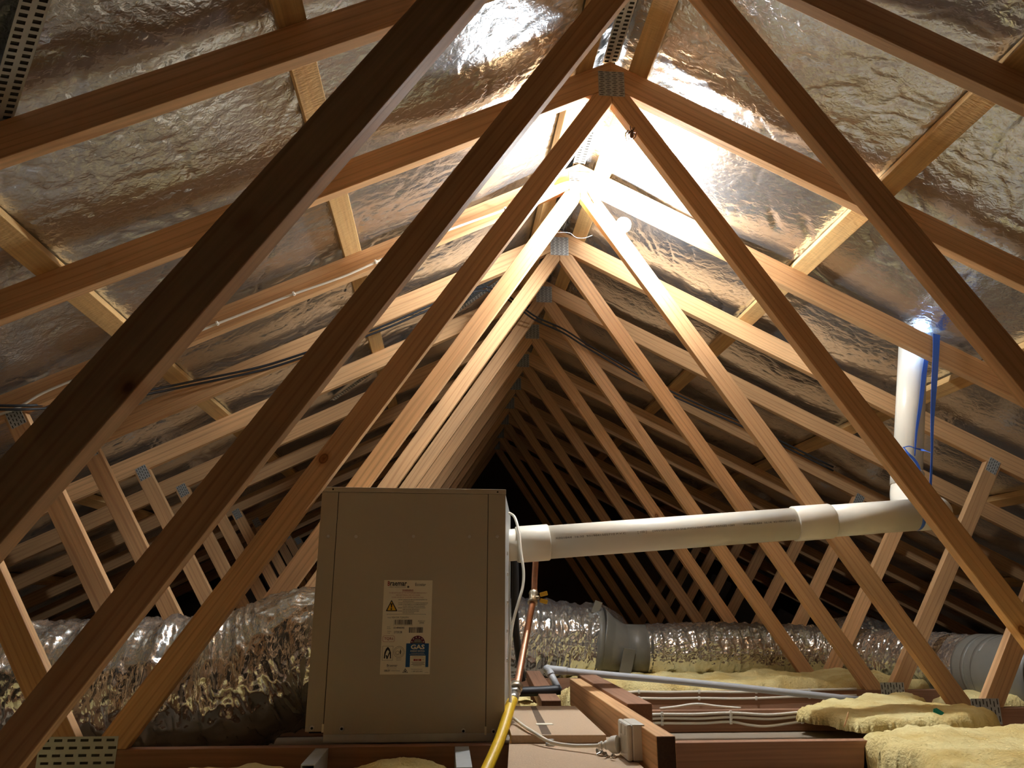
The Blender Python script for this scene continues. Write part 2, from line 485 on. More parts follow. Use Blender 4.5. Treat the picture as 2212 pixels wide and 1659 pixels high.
# ------------------------------------------------------------------ nail plates
def plate_mesh(name, w, h, nx, ny, vertical=False):
    """punched nail plate lying in local XZ, facing -Y: slots are recessed"""
    V, F, MI = [], [], []
    cw, chh = w / nx, h / ny
    sw, sh = (0.34, 0.66) if vertical else (0.62, 0.36)
    for i in range(nx):
        for j in range(ny):
            x0, z0 = -w / 2 + i * cw, -h / 2 + j * chh
            ox = (0.12 if j % 2 else -0.08) * cw if not vertical else 0
            oz = (0.14 if i % 2 else -0.14) * chh if vertical else 0
            cx, cz = x0 + cw / 2 + ox, z0 + chh / 2 + oz
            a, b_ = cw * sw / 2, chh * sh / 2
            o = [(x0, z0), (x0 + cw, z0), (x0 + cw, z0 + chh), (x0, z0 + chh)]
            q = [(cx - a, cz - b_), (cx + a, cz - b_), (cx + a, cz + b_), (cx - a, cz + b_)]
            n = len(V)
            V += [(x, -0.0012, z) for x, z in o] + [(x, -0.0012, z) for x, z in q] + [(x, -0.0002, z) for x, z in q]
            for k in range(4):
                k2 = (k + 1) % 4
                F.append((n + k, n + k2, n + 4 + k2, n + 4 + k)); MI.append(0)
                F.append((n + 4 + k, n + 4 + k2, n + 8 + k2, n + 8 + k)); MI.append(0)
            F.append((n + 8, n + 9, n + 10, n + 11)); MI.append(1)
    n = len(V)
    e = [(-w / 2, -h / 2), (w / 2, -h / 2), (w / 2, h / 2), (-w / 2, h / 2)]
    V += [(x, -0.0012, z) for x, z in e] + [(x, 0, z) for x, z in e]
    for k in range(4):
        k2 = (k + 1) % 4
        F.append((n + k2, n + k, n + 4 + k, n + 4 + k2)); MI.append(0)
    me = bpy.data.meshes.new(name); me.from_pydata(V, [], F)
    me.materials.append(M['galv']); me.materials.append(M['galv_dark'])
    me.polygons.foreach_set('material_index', MI); me.update()
    return me


PL_APEX = plate_mesh('apex_plate', 0.088, 0.096, 4, 13)
PL_WEB = plate_mesh('web_plate', 0.105, 0.085, 8, 3, True)
PL_WIDE = plate_mesh('wide_plate', 0.185, 0.085, 6, 5)
PL_TOP = plate_mesh('chord_plate', 0.052, 0.07, 5, 4, True)


def plate(me, x, z, parent, ry=0.0):
    o = bpy.data.objects.new('nail_plate', me); o.location = (x, 0, z); o.rotation_euler = (0, ry, 0)
    return link(o, parent)


# ------------------------------------------------------------------ trusses
def make_truss():
    t = bpy.data.objects.new('roof_truss', None); COL.objects.link(t)
    t.empty_display_size = 0.1
    th = 0.035
    for s in (1, -1):
        ang = -SLOPE if s > 0 else math.pi + SLOPE
        xe = XE - 0.03
        prism('top_chord', [(0, ZA), (0, ZA + HT), (s * xe, ZA + HT - T * xe), (s * (xe - 0.03), ZA - T * (xe - 0.03))], 0, th, ang, (0, ZA), M['pine'], t)
        # long web from the apex to the bottom chord
        xo, xi = (ZA + WO - CT) / WB, (ZA + WI - CT) / WB
        xm = WO / (WB - T)
        wang = -math.atan(WB) if s > 0 else math.pi + math.atan(WB)
        prism('web', [(s * 0.0006, ZA + WI), (s * 0.0006, ZA - 0.002), (s * xm, ZA - T * xm - 0.002), (s * xo, CT + .0005), (s * xi, CT + .0005)], 0, th, wang, (0, ZA), M['pine'], t)
        # short web up to the middle of the top chord
        x_a, x_b, k = 1.385, 1.467, 1.61
        xa2 = (ZA - CT + k * x_a) / (k + T); xb2 = (ZA - CT + k * x_b) / (k + T)
        sang = math.atan(k) if s > 0 else math.pi - math.atan(k)
        prism('web', [(s * x_a, CT + .0005), (s * x_b, CT + .0005), (s * xb2, ZA - T * xb2 - .001), (s * xa2, ZA - T * xa2 - .001)], 0, th, sang, (s * x_a, CT), M['pine'], t)
    xe = 4.05
    prism('bottom_chord', [(-xe, CB + .001), (xe, CB + .001), (xe, CT), (-xe, CT)], 0, th, 0, (0, CT), M['old'], t)
    plate(PL_APEX, 0.0, ZA + 0.012, t)
    plate(PL_WIDE, -1.395, CT - 0.012, t)
    plate(PL_WEB, 1.40, CT - 0.012, t)
    for s in (1, -1):
        plate(PL_TOP, s * 2.03, ZA - T * 2.03 - 0.012, t, ry=s * 0.55)
    return t


LAB = [
    'nearest pine roof truss, its dark web crossing the upper left corner',
    'dark pine roof truss next in from the camera, apex above the picture',
    'shaded pine roof truss just before the lit bulb, spider on its web',
    'brightly lit pine roof truss that carries the bulb and white cable',
    'lit pine roof truss directly behind the one carrying the bulb',
    'second pine roof truss behind the one carrying the bulb',
    'third pine roof truss behind the bulb truss, beyond the silver ducts',
    'fourth pine roof truss behind the one carrying the bulb',
    'fifth dim pine roof truss behind the one carrying the bulb',
    'sixth dim pine roof truss behind the one carrying the bulb',
    'seventh roof truss behind the bulb truss, fading into the dark',
    'eighth roof truss behind the bulb truss, almost lost in the dark',
    'farthest roof truss at the dark end of the attic',
]
truss0 = make_truss()
TR = []
for i, yy in enumerate(YS):
    o = truss0 if i == 0 else copy_tree(truss0)
    o.location = (0, yy, 0)
    tag(o, LAB[i], 'roof truss', 'roof trusses along the ridge')
    TR.append(o)

# ------------------------------------------------------------------ battens and ridge strip
BAT = [(0.102, 'beside the ridge'), (1.005, 'at the middle of the slope'), (1.872, 'low on the slope'), (2.745, 'second row up from the eave'), (3.62, 'lowest row by the eave')]
for s, side in ((-1, 'left'), (1, 'right')):
    for c, where in BAT:
        hh = 0.0175
        x = s * (c * COS + hh * math.sin(SLOPE)); z = ZA + HT - c * math.sin(SLOPE) + hh * COS
        v, f = box_geo(-(Y1 - Y0 - .1) / 2, (Y1 - Y0 - .1) / 2, -0.0345, 0.0345, -0.0175, 0.0175)
        o = mesh('roof_batten', v, f, M['batten'], loc=(x, (Y0 + Y1) / 2, z), bevel=0.002)
        mm = Matrix(((0, s * COS, s * math.sin(SLOPE)), (1, 0, 0), (0, -math.sin(SLOPE), COS)))
        if mm.determinant() < 0:
            mm = Matrix(((0, -s * COS, s * math.sin(SLOPE)), (1, 0, 0), (0, math.sin(SLOPE), COS)))
        o.rotation_euler = mm.to_euler()
        tag(o, f'rough sawn pine batten {where}, {side} roof slope', 'batten', 'roof battens')

def brace(p0, p1, label, w=0.03):
    """punched steel bracing angle between two points, lying just under the foil"""
    p0, p1 = Vector(p0), Vector(p1); d = p1 - p0; L = d.length
    V, F, MI = [], [], []
    n = int(L / 0.018)
    for row in (0, 1):
        for i in range(n):
            x0, x1 = i * L / n, (i + 1) * L / n
            y0, y1 = (row - 1) * w / 2, row * w / 2
            cx, cy = (x0 + x1) / 2 + (0.004 if row else -0.004), (y0 + y1) / 2
            k = len(V)
            rx, ry = 0.0050, w * 0.15
            V += [(x0, y0, 0), (x1, y0, 0), (x1, y1, 0), (x0, y1, 0)]
            V += [(cx - rx, cy - ry, 0), (cx + rx, cy - ry, 0), (cx + rx, cy + ry, 0), (cx - rx, cy + ry, 0)]
            V += [(cx - rx * .8, cy - ry * .8, 0.003), (cx + rx * .8, cy - ry * .8, 0.003), (cx + rx * .8, cy + ry * .8, 0.003), (cx - rx * .8, cy + ry * .8, 0.003)]
            for q in range(4):
                q2 = (q + 1) % 4
                F.append((k + q, k + q2, k + 4 + q2, k + 4 + q)); MI.append(0)
                F.append((k + 4 + q, k + 4 + q2, k + 8 + q2, k + 8 + q)); MI.append(1)
            F.append((k + 8, k + 9, k + 10, k + 11)); MI.append(1)
    k = len(V)   # upturned flange
    V += [(0, -w / 2, 0), (L, -w / 2, 0), (L, -w / 2 - 0.003, 0.018), (0, -w / 2 - 0.003, 0.018)]; F.append((k, k + 1, k + 2, k + 3)); MI.append(0)
    o = mesh('bracing_strap', V, F, M['galv'], mats=[M['galv'], M['galv_dark']], midx=MI)
    x = d.normalized(); nrm = Vector((-math.sin(SLOPE) if p1.x < -0.05 else 0, 0, COS if p1.x < -0.05 else 1)); nrm = (nrm - x * nrm.dot(x)).normalized(); yv = nrm.cross(x)
    mm = Matrix((x, yv, nrm)).transposed().to_4x4(); mm.translation = p0
    o.matrix_world = mm
    sd = o.modifiers.new('thick', 'SOLIDIFY'); sd.thickness = 0.0012
    return tag(o, label, 'steel brace', 'punched steel braces')


def on_roof(x, y, h):
    s = 1 if x > 0 else -1
    return (x + s * h * math.sin(SLOPE), y, ZA + HT - T * abs(x) + h * COS)


brace(on_roof(-0.85, 0.62, 0.003), on_roof(-1.96, 2.15, 0.003), 'punched steel brace in the upper left corner under the foil', 0.052)
brace(on_roof(-0.06, 3.50, 0.003), on_roof(-1.20, 4.42, 0.003), 'punched steel brace behind the bulb truss, left of the ridge', 0.04)
brace((0.0, 0.2, ZA + HT + 0.004), (0.0, 8.6, ZA + HT + 0.004), 'punched steel strip running along the ridge', 0.05)

# ------------------------------------------------------------------ lamp on the bulb truss
YB = YS[3]
lp = empty('ceiling_lamp', (0.151, YB, 1.885), 'lit white bulb in a round holder on the truss web', 'lamp')
lathe('lamp_holder', [(0.0, 0), (0.031, 0.0), (0.031, 0.006), (0.027, 0.010), (0.021, 0.013), (0.019, 0.030), (0.0165, 0.036), (0.0, 0.036)], (0, 0, 0), (0, -1, 0), M['dust'], lp, 28)
prof = [(0.0, 0.036), (0.014, 0.036), (0.0145, 0.050), (0.020, 0.066), (0.0275, 0.080), (0.030, 0.093), (0.0285, 0.105), (0.022, 0.116), (0.011, 0.122), (0.0, 0.123)]
lathe('bulb', prof, (0, 0, 0), (0, -1, 0), M['bulb'], lp, 16)
_bl = bpy.data.lights.new('bulb_light', 'POINT'); _bl.energy = BULB_WATTS; _bl.color = BULB_COLOR; _bl.shadow_soft_size = 0.0325; _bl.use_soft_falloff = False
_bo = bpy.data.objects.new('bulb_light', _bl); _bo.location = (0, -0.090, 0); link(_bo, lp)
for sx in (-1, 1):
    lathe('screw', [(0.0, 0), (0.003, 0), (0.0025, 0.0015), (0, 0.0015)], (sx * 0.024, -0.0095, 0.0), (0, -1, 0), M['steel'], lp, 10)

def clip(p, parent, d=(1, 0, 0), r=0.0045, mat=None):
    """small nailed cable clip saddle"""
    V, F = join_geo([box_geo(-0.004, 0.004, -r * 1.5, 0.002, -r * 1.6, r * 1.6), box_geo(-0.003, 0.003, -r * 2.1, -r * 1.3, -0.003, 0.003)])
    a = math.atan2(d[2], d[0])
    return mesh('cable_clip', V, F, mat or M['white_plastic'], parent, loc=p, rot=(0, -a, 0), bevel=0.0006)


def clipped_cable(name, label, px, Y, clips, r=0.0042, group=None, flat=None):
    e = empty(name, at(*px[0], Y), label, 'cable', group)
    o0 = Vector(e.location)
    tube('sheath', [tuple(at(u, v, Y) - o0) for u, v in px], r, M['cable'], e, seg=8, n=6)
    for (u, v, du, dv) in clips:
        p = at(u, v, Y); q = at(u + du, v + dv, Y)
        clip(p - o0 + Vector((0, 0, 0)), e, tuple(q - p), r)
    return e


clipped_cable('lamp_cable', 'white cable clipped along the chord up to the lit bulb',
              [(-40, 905), (30, 885), (95, 848), (200, 805), (300, 768), (395, 730), (470, 699), (560, 664), (635, 635), (740, 598), (812, 566), (900, 524), (990, 489), (1092, 452), (1150, 424), (1196, 404), (1225, 394), (1250, 395), (1268, 409), (1279, 427), (1289, 441), (1308, 458), (1326, 480), (1334, 497)],
              YB - 0.006, [(470, 699, 10, -4), (635, 635, 10, -4), (812, 566, 10, -4), (1092, 452, 10, -5), (1196, 404, 10, -4), (1287, 439, 6, 8)], r=0.0048)

# black cables slung under the trusses
def slung(name, label, pts, r=0.005, group='black cables slung over the trusses'):
    o = tube(name, [tuple(at(*q)) for q in pts], r, M['black_rubber'], seg=8, n=8)
    return tag(o, label, 'cable', group)


slung('black_cable', 'upper black cable slung across the left trusses', [(-60, 875, 2.66), (60, 876, 2.715), (180, 867, 2.93), (300, 847, 3.05), (420, 823, 3.19), (560, 793, 3.295), (660, 762, 3.31), (810, 711, 3.311), (936, 657, 3.311), (1005, 627, 3.33), (1050, 619, 3.42)])
slung('black_cable', 'lower black cable slung across the left trusses', [(-60, 883, 2.66), (60, 884, 2.715), (180, 875, 2.93), (300, 855, 3.05), (420, 831, 3.19), (560, 801, 3.295), (660, 770, 3.31), (810, 719, 3.311), (936, 665, 3.311), (1005, 635, 3.33), (1050, 627, 3.42)])
slung('black_cable', 'upper black cable hanging over the right trusses behind the bulb', [(1050, 619, 3.42), (1097, 639, 3.62), (1154, 682, 3.78), (1215, 710, 3.87), (1264, 741, 3.89), (1330, 780, 3.895), (1400, 821, 3.895), (1500, 869, 3.895), (1620, 921, 3.895), (1800, 1009, 3.895)])
slung('black_cable', 'lower black cable hanging over the right trusses behind the bulb', [(1050, 627, 3.42), (1097, 647, 3.62), (1154, 690, 3.78), (1215, 718, 3.87), (1264, 749, 3.89), (1330, 788, 3.895), (1400, 829, 3.895), (1500, 877, 3.895), (1620, 929, 3.895), (1800, 1017, 3.895)])

# ------------------------------------------------------------------ heater
HX0, HX1, HY0, HY1, HZ0, HZ1 = -0.858, -0.344, 2.160, 2.715, 0.132, 0.766
ht = empty('gas_heater', ((HX0 + HX1) / 2, HY0, CT), 'beige metal ducted gas heater cabinet with a white label', 'heater')
ho = Vector(ht.location)


def hb(name, x0, x1, y0, y1, z0, z1, mat, parent=ht, bevel=0.0015):
    o = boxo(name, x0, x1, y0, y1, z0, z1, mat, None, bevel)
    o.parent = parent; o.location -= ho
    return o


hb('case', HX0 + 0.002, HX1 - 0.002, HY0 + 0.004, HY1, HZ0 + 0.004, HZ1, M['heater'], bevel=0.003)
hb('seam_backing', HX0 + 0.01, HX1 - 0.01, HY0 + 0.0025, HY0 + 0.006, HZ0 + 0.002, HZ1 - 0.004, M['gap'], bevel=0)
XL, XR = -0.812, -0.3935
hb('side_strip', HX0, XL - 0.0008, HY0, HY0 + 0.004, HZ0 + 0.006, HZ1 - 0.012, M['heater'], bevel=0.001)
hb('side_strip', XR + 0.0008, HX1, HY0, HY0 + 0.004, HZ0 - 0.002, HZ1 - 0.012, M['heater'], bevel=0.001)
hb('front_panel', XL + 0.0008, XR - 0.0008, HY0 + 0.0005, HY0 + 0.004, HZ0 - 0.001, HZ1 - 0.0122, M['heater'], bevel=0.001)
hb('top_lip', HX0 - 0.001, HX1 + 0.001, HY0 - 0.0015, HY0 + 0.05, HZ1 - 0.0115, HZ1 + 0.002, M['heater'], bevel=0.0012)
hb('base_tray', XL, HX1 - 0.012, HY0 + 0.004, HY1 - 0.02, CT + 0.001, HZ0 + 0.002, M['galv'])
hb('clip_tab', XL - 0.004, XL + 0.001, HY0 - 0.001, HY0 + 0.001, 0.136, 0.156, M['sticker'], bevel=0)
hb('clip_tab', XR - 0.003, XR + 0.002, HY0 - 0.001, HY0 + 0.001, 0.126, 0.146, M['sticker'], bevel=0)
# flanged duct plate on the flue side, a little proud of the case
def wedge(name, y0, x0, y1, x1, z0, z1, mat):
    v = [(HX1 - .004, y0, z0), (x0, y0, z0), (x1, y1, z0), (HX1 - .004, y1, z0)]; v = v + [(a, b_, z1) for a, b_, _ in v]
    return mesh(name, [tuple(Vector(q) - ho) for q in v], [(3, 2, 1, 0), (4, 5, 6, 7), (0, 1, 5, 4), (1, 2, 6, 5), (2, 3, 7, 6), (3, 0, 4, 7)], mat, ht, bevel=0.001)
wedge('side_panel', HY0 + 0.006, HX1 + 0.0005, HY1, HX1 + 0.060, HZ0 + 0.018, HZ1 - 0.012, M['galv'])
for zz in (0.30, 0.38, 0.46, 0.54, 0.60):
    lathe('flange_screw', [(0, 0), (0.006, 0), (0.006, 0.003), (0.004, 0.005), (0, 0.005)], Vector((HX1 + 0.0155, HY0 + 0.15, zz)) - ho, (1, -0.1, 0), M['steel'], ht, 8)
for x, z, r in ((-.833, .632, .0046), (-.7575, .632, .0046), (-.600, .634, .0046), (-.445, .635, .0046), (-.367, .636, .0046)):
    lathe('screw', [(0, 0), (r, 0), (r, 0.001), (r * 0.7, 0.0025), (0, 0.0028)], Vector((x, HY0 + 0.0002, z)) - ho, (0, -1, 0), M['zinc'], ht, 12)
for x, z in ((-.8405, .1465), (-.765, .1447), (-.4517, .1361), (-.373, .1342)):
    o = lathe('screw', [(0, 0), (0.0062, 0), (0.0062, 0.0015), (0.0042, 0.003), (0, 0.003)], Vector((x, HY0 + 0.0002, z)) - ho, (0, -1, 0), M['zinc'], ht, 14)
    lathe('screw_socket', [(0, 0.0029), (0.0034, 0.0029), (0.0034, 0.0033), (0, 0.0033)], (0, 0, 0), (0, 0, 1), M['gap'], o, 10)
for x, z in ((-.828, .7615), (-.367, .7605)):
    lathe('pilot_hole', [(0, 0), (0.0026, 0), (0.0026, 0.0004), (0, 0.0004)], Vector((x, HY0 - 0.0016, z)) - ho, (0, -1, 0), M['gap'], ht, 10)

# ---- rating label
LX0, LX1, LZ0, LZ1 = -0.6745, -0.5435, 0.2752, 0.5162
lw, lh = LX1 - LX0, LZ1 - LZ0
lab = hb('rating_label', LX0, LX1, HY0 - 0.0005, HY0 + 0.0005, LZ0, LZ1, M['sticker'], bevel=0)
lab['label'] = 'white printed rating label'
lo = Vector(((LX0 + LX1) / 2, HY0, (LZ0 + LZ1) / 2))
lay = [0.0006]


def uvp(u, v, d=None):
    return Vector((-lw / 2 + u * lw, -(d if d is not None else lay[0]), lh / 2 - v * lh))


def patch(name, pts, mat, d=0.0008):
    v = [tuple(uvp(a, b_, d)) for a, b_ in pts]
    n = len(v)
    ar = sum(v[i][0] * v[(i + 1) % n][2] - v[(i + 1) % n][0] * v[i][2] for i in range(n))
    f = tuple(range(n)) if ar > 0 else tuple(range(n - 1, -1, -1))
    return mesh(name, v, [f], mat, lab)


def multi(name, rects, mat, d=0.0008):
    V, F = [], []
    for u0, v0, u1, v1 in rects:
        k = len(V)
        V += [tuple(uvp(u0, v1, d)), tuple(uvp(u1, v1, d)), tuple(uvp(u1, v0, d)), tuple(uvp(u0, v0, d))]; F.append((k, k + 1, k + 2, k + 3))
    return mesh(name, V, F, mat, lab)


def ring_pts(cu, cv, ru, a0, a1, n):
    k = lw / lh
    return [(cu + ru * math.cos(a), cv - ru * k * math.sin(a)) for a in [a0 + (a1 - a0) * i / n for i in range(n + 1)]]


def annulus(name, cu, cv, r0, r1, mat, d=0.0008, a0=0.0, a1=2 * math.pi, n=28):
    A, B_ = ring_pts(cu, cv, r0, a0, a1, n), ring_pts(cu, cv, r1, a0, a1, n)
    V = [tuple(uvp(a, b_, d)) for a, b_ in A + B_]
    F = [(i, n + 1 + i, n + 2 + i, i + 1) for i in range(n)]
    return mesh(name, V, F, mat, lab)


TEXTS = []


def text(body, u0, v0, u1, v1, mat, parent=None, d=0.001, bold=0.0, name='lettering'):
    c = bpy.data.curves.new(name, 'FONT'); c.body = body; c.materials.append(mat); c.resolution_u = 2; c.offset = bold
    o = bpy.data.objects.new(name, c); link(o, parent or lab)
    TEXTS.append((o, uvp(u0, v1, d), uvp(u1, v0, d)))
    return o


text('B', .075, .012, .125, .062, M['red'], bold=.02); text('raemar', .128, .022, .47, .062, M['ink'], bold=.02)
text('a SEELEY INTERNATIONAL', .10, .070, .46, .080, M['ink_grey'])
annulus('logo_mark', .50, .073, 0, .022, M['ink_grey'])
text('Ecostar', .645, .030, .865, .062, M['ink'])
text('WARNING', .38, .100, .61, .120, M['red'], bold=.01)
multi('underline', [(.38, .1225, .61, .1245)], M['red'])
text('TO BE INSTALLED BY AN AUTHORISED PERSON ONLY', .11, .133, .89, .144, M['red'])
text('240V ELECTRICAL CIRCUITS INSIDE', .25, .157, .75, .168, M['red'])
text('TO BE OPENED BY QUALIFIED PERSONS ONLY', .17, .182, .83, .193, M['red'])
for i, (a, s, w_) in enumerate((('DO NOT', 'OPERATE THIS APPLIANCE BEFORE READING THE', .90), ('', 'INSTRUCTION BOOKLET.', .64), ('DO NOT', 'PLACE ARTICLES ON OR AGAINST THIS APPLIANCE.', .92),
                          ('DO NOT', 'STORE CHEMICALS OR FLAMMABLE MATERIALS,', .90), ('', 'OR SPRAY AEROSOLS NEAR THIS APPLIANCE.', .86), ('DO NOT', 'OPERATE WITH PANELS, COVERS OR GUARDS', .87),
                          ('', 'REMOVED FROM THIS APPLIANCE.', .75), ('DO NOT', 'ENCLOSE THIS APPLIANCE WHEN', .74), ('', 'INSTALLED OUTDOORS.', .64))):
    v = .207 + i * .0177
    if a: text(a, .315, v, .395, v + .009, M['ink'], bold=.02)
    text(s, .405, v, w_, v + .009, M['ink'], bold=.01)
patch('warning_triangle', [(.175, .218), (.295, .330), (.292, .337), (.068, .337), (.065, .330), (.165, .218)], M['ink'])
patch('warning_triangle', [(.170, .232), (.268, .327), (.092, .327)], M['warn'], .001)
patch('exclamation_mark', [(.150, .252), (.195, .252), (.180, .300), (.165, .300)], M['ink'], .0012)
annulus('exclamation_mark', .172, .314, 0, .017, M['ink'], .0012)
multi('rule_line', [(.09, .366, .88, .3685), (.09, .366, .096, .376), (.874, .366, .88, .376)], M['ink_grey'])
text('Model', .105, .398, .17, .410, M['ink']); text('HEATER TQR620N', .19, .394, .53, .414, M['ink_grey'])
random.seed(3)


def barcode(u0, u1, v0, v1, n):
    r = []; u = u0
    while u < u1:
        w_ = random.choice((.004, .004, .008, .012)); r.append((u, v0, min(u + w_, u1), v1)); u += w_ + random.choice((.004, .006, .010))
    multi('barcode', r, M['ink'])


barcode(.24, .61, .427, .478, 40); text('0149459520210828272528', .22, .481, .62, .487, M['ink_grey'])
text('Manufactured', .73, .434, .87, .445, M['ink_grey']); text('210928', .76, .454, .85, .467, M['ink_grey'])
text('Serial', .105, .498, .16, .508, M['ink']); text('Number', .105, .516, .18, .526, M['ink']); text('01494595', .235, .503, .455, .525, M['ink'], bold=.01)
text('Product', .115, .545, .19, .555, M['ink']); text('Code', .115, .563, .165, .573, M['ink']); text('272528', .245, .548, .41, .570, M['ink'], bold=.01)
barcode(.55, .835, .508, .566, 20)
A, Bq = [], []
for (cu, cv, a0) in ((.235, .612, math.pi / 2), (.065, .612, math.pi), (.065, .648, math.pi), (.235, .648, 0)):
    pass
rr = [(.045, .598), (.245, .598), (.265, .609), (.265, .651), (.245, .662), (.045, .662), (.025, .651), (.025, .609)]
patch('model_badge', rr, M['red'])
patch('model_badge', [(.048, .6005), (.242, .6005), (.259, .610), (.259, .650), (.242, .6595), (.048, .6595), (.031, .650), (.031, .610)], M['sticker'], .001)
text('TQR6', .055, .613, .240, .646, M['red'], d=.0012, bold=.01)
# gas energy rating panel
patch('energy_panel', [(.505, .678), (.965, .678), (.965, .925), (.505, .925)], M['navy'])
annulus('energy_arc', .735, .678, .09, .150, M['maroon'], .001, 0, math.pi, 24)
patch('energy_arc', ring_pts(.735, .678, .089, 0, math.pi, 16), M['ink_grey'], .0009)
st = []
for k in range(6):
    a = math.pi * (k + .5) / 6
    c0 = (.735 + .122 * math.cos(a), .678 - .122 * lw / lh * math.sin(a))
    patch('rating_star', [(c0[0] + (.017 if q % 2 == 0 else .007) * math.sin(q * math.pi / 5), c0[1] - (.017 if q % 2 == 0 else .007) * lw / lh * math.cos(q * math.pi / 5)) for q in range(10)], M['sticker'], .0012)
text('MORE STARS', .68, .640, .79, .648, M['sticker'], d=.0012); text('MORE EFFICIENT', .67, .655, .80, .663, M['sticker'], d=.0012)
text('GAS', .600, .690, .880, .740, M['sticker'], d=.0012, bold=.03); text('ENERGY RATING', .595, .751, .882, .765, M['sticker'], d=.0012, bold=.02)
text('USE THIS LABEL TO COMPARE', .61, .776, .87, .783, M['sticker'], d=.0012); text('GAS EFFICIENCY OF APPLIANCES', .58, .789, .89, .796, M['sticker'], d=.0012)
patch('energy_panel', [(.592, .806), (.906, .806), (.906, .9255), (.592, .9255)], M['sticker'], .001)
text('COMPARATIVE ENERGY', .63, .814, .86, .820, M['ink_grey'], d=.0012); text('CONSUMPTION MJ PER YEAR', .61, .828, .89, .834, M['ink_grey'], d=.0012)
patch('energy_panel', [(.665, .842), (.820, .842), (.820, .861), (.665, .861)], M['red'], .0012); text('7.20', .70, .845, .78, .858, M['sticker'], d=.0014)
text('MJ/h', .84, .845, .88, .856, M['ink_grey'], d=.0012)
for i, (a, b_) in enumerate(((.62, .89), (.64, .87), (.62, .89), (.66, .83))):
    multi('small_print', [(a, .872 + i * .012, b_, .876 + i * .012)], M['ink_grey'], .0012)
# approval marks
multi('approval_mark', [(.03, .705, .245, .7075), (.03, .852, .245, .8545), (.03, .705, .035, .8545), (.24, .705, .245, .8545)], M['ink_grey'])
patch('approval_mark', [(.137, .713), (.175, .735), (.205, .775), (.212, .835), (.065, .835), (.072, .775), (.10, .735)], M['ink'], .001)
patch('approval_mark', [(.140, .742), (.170, .765), (.184, .800), (.188, .836), (.090, .836), (.094, .800), (.110, .765)], M['sticker'], .0012)
patch('approval_mark', [(.10, .80), (.125, .80), (.135, .815), (.165, .77), (.185, .775), (.14, .84), (.12, .84)], M['ink'], .0014)
annulus('approval_mark', .365, .768, .104, .110, M['ink_grey']); annulus('approval_mark', .365, .768, .080, .085, M['ink_grey'])
patch('approval_mark', [(.395, .735), (.412, .765), (.405, .790), (.385, .790), (.378, .765)], M['ink_grey'])
annulus('approval_mark', .335, .775, .030, .036, M['ink_grey'])
text('AG A', .32, .790, .40, .799, M['ink_grey']); text('AUST LIC No', .31, .833, .42, .841, M['ink_grey']); text('8440/70', .32, .849, .41, .856, M['ink_grey'])
text('Braemar', .135, .895, .345, .918, M['ink'], bold=.005); multi('underline', [(.135, .924, .34, .926)], M['ink_grey'])
text('Manufactured by', .155, .938, .325, .946, M['ink_grey']); text('SEELEY', .085, .952, .205, .970, M['ink'], bold=.02); text('INTERNATIONAL', .215, .957, .40, .967, M['ink_grey'])
patch('compliance_mark', [(.505, .938), (.560, .983), (.450, .983)], M['ink']); patch('compliance_mark', [(.505, .949), (.545, .979), (.465, .979)], M['sticker'], .001)
multi('compliance_mark', [(.49, .962, .52, .975)], M['ink'], .0012)
text('Warranty & Service', .62, .943, .85, .954, M['ink']); text('1 300 650 644', .63, .961, .85, .977, M['ink_grey']); text('650692', .90, .978, .97, .985, M['ink_grey'])

# rails under the heater, reaching forward of the tray
for x0, x1, y0, z1, lb in ((-0.822, -0.790, 1.915, 0.106, 'galvanised steel rail under the left front of the heater'), (-0.474, -0.438, 1.86, 0.106, 'galvanised steel rail under the right front of the heater')):
    V, F = join_geo([box_geo(x0, x1, y0, YS[2] - .001, z1 - 0.003, z1), box_geo(x0, x0 + 0.003, y0, YS[2] - .001, CB + .002, z1 - .003), box_geo(x1 - 0.003, x1, y0, YS[2] - .001, CB + .002, z1 - .003)])
    tag(mesh('support_rail', V, F, M['galv'], bevel=0.0006), lb, 'steel rail', 'rails under the heater')

# ------------------------------------------------------------------ flue
flu = empty('flue_pipe', (-0.31, 2.58, 0.64), 'white PVC flue pipe from the heater to the roof', 'pipe')
fo = Vector(flu.location)
FA, FB = Vector((HX1, 2.58, 0.640)), Vector((1.262, 2.58, 0.772))
fd = (FB - FA).normalized()


def fx(x):
    return FA + fd * ((x - FA.x) / fd.x)


def ftube(name, pts, r, n=0, seg=40, mat=None):
    return tube(name, [tuple(Vector(q) - fo) for q in pts], r, mat or M['pvc'], flu, seg=seg, n=n)


ftube('spigot', [fx(HX1 - .01), fx(-0.262)], 0.0525)
ftube('flange_ring', [fx(HX1), fx(HX1 + .022)], 0.064)
ftube('sleeve', [fx(-0.275), fx(-0.270), fx(-0.170), fx(-0.166)], [0.0575, 0.060, 0.060, 0.0575])
ftube('straight_pipe', [fx(-0.175), fx(0.70)], 0.055)
ftube('coupling', [fx(0.690), fx(0.694), fx(0.822), fx(0.828)], [0.0565, 0.0602, 0.0602, 0.0565])
ftube('straight_pipe', [fx(0.80), fx(1.13)], 0.0555)
ftube('joint_ring', [fx(1.125), fx(1.150)], 0.0553, mat=M['blue'])
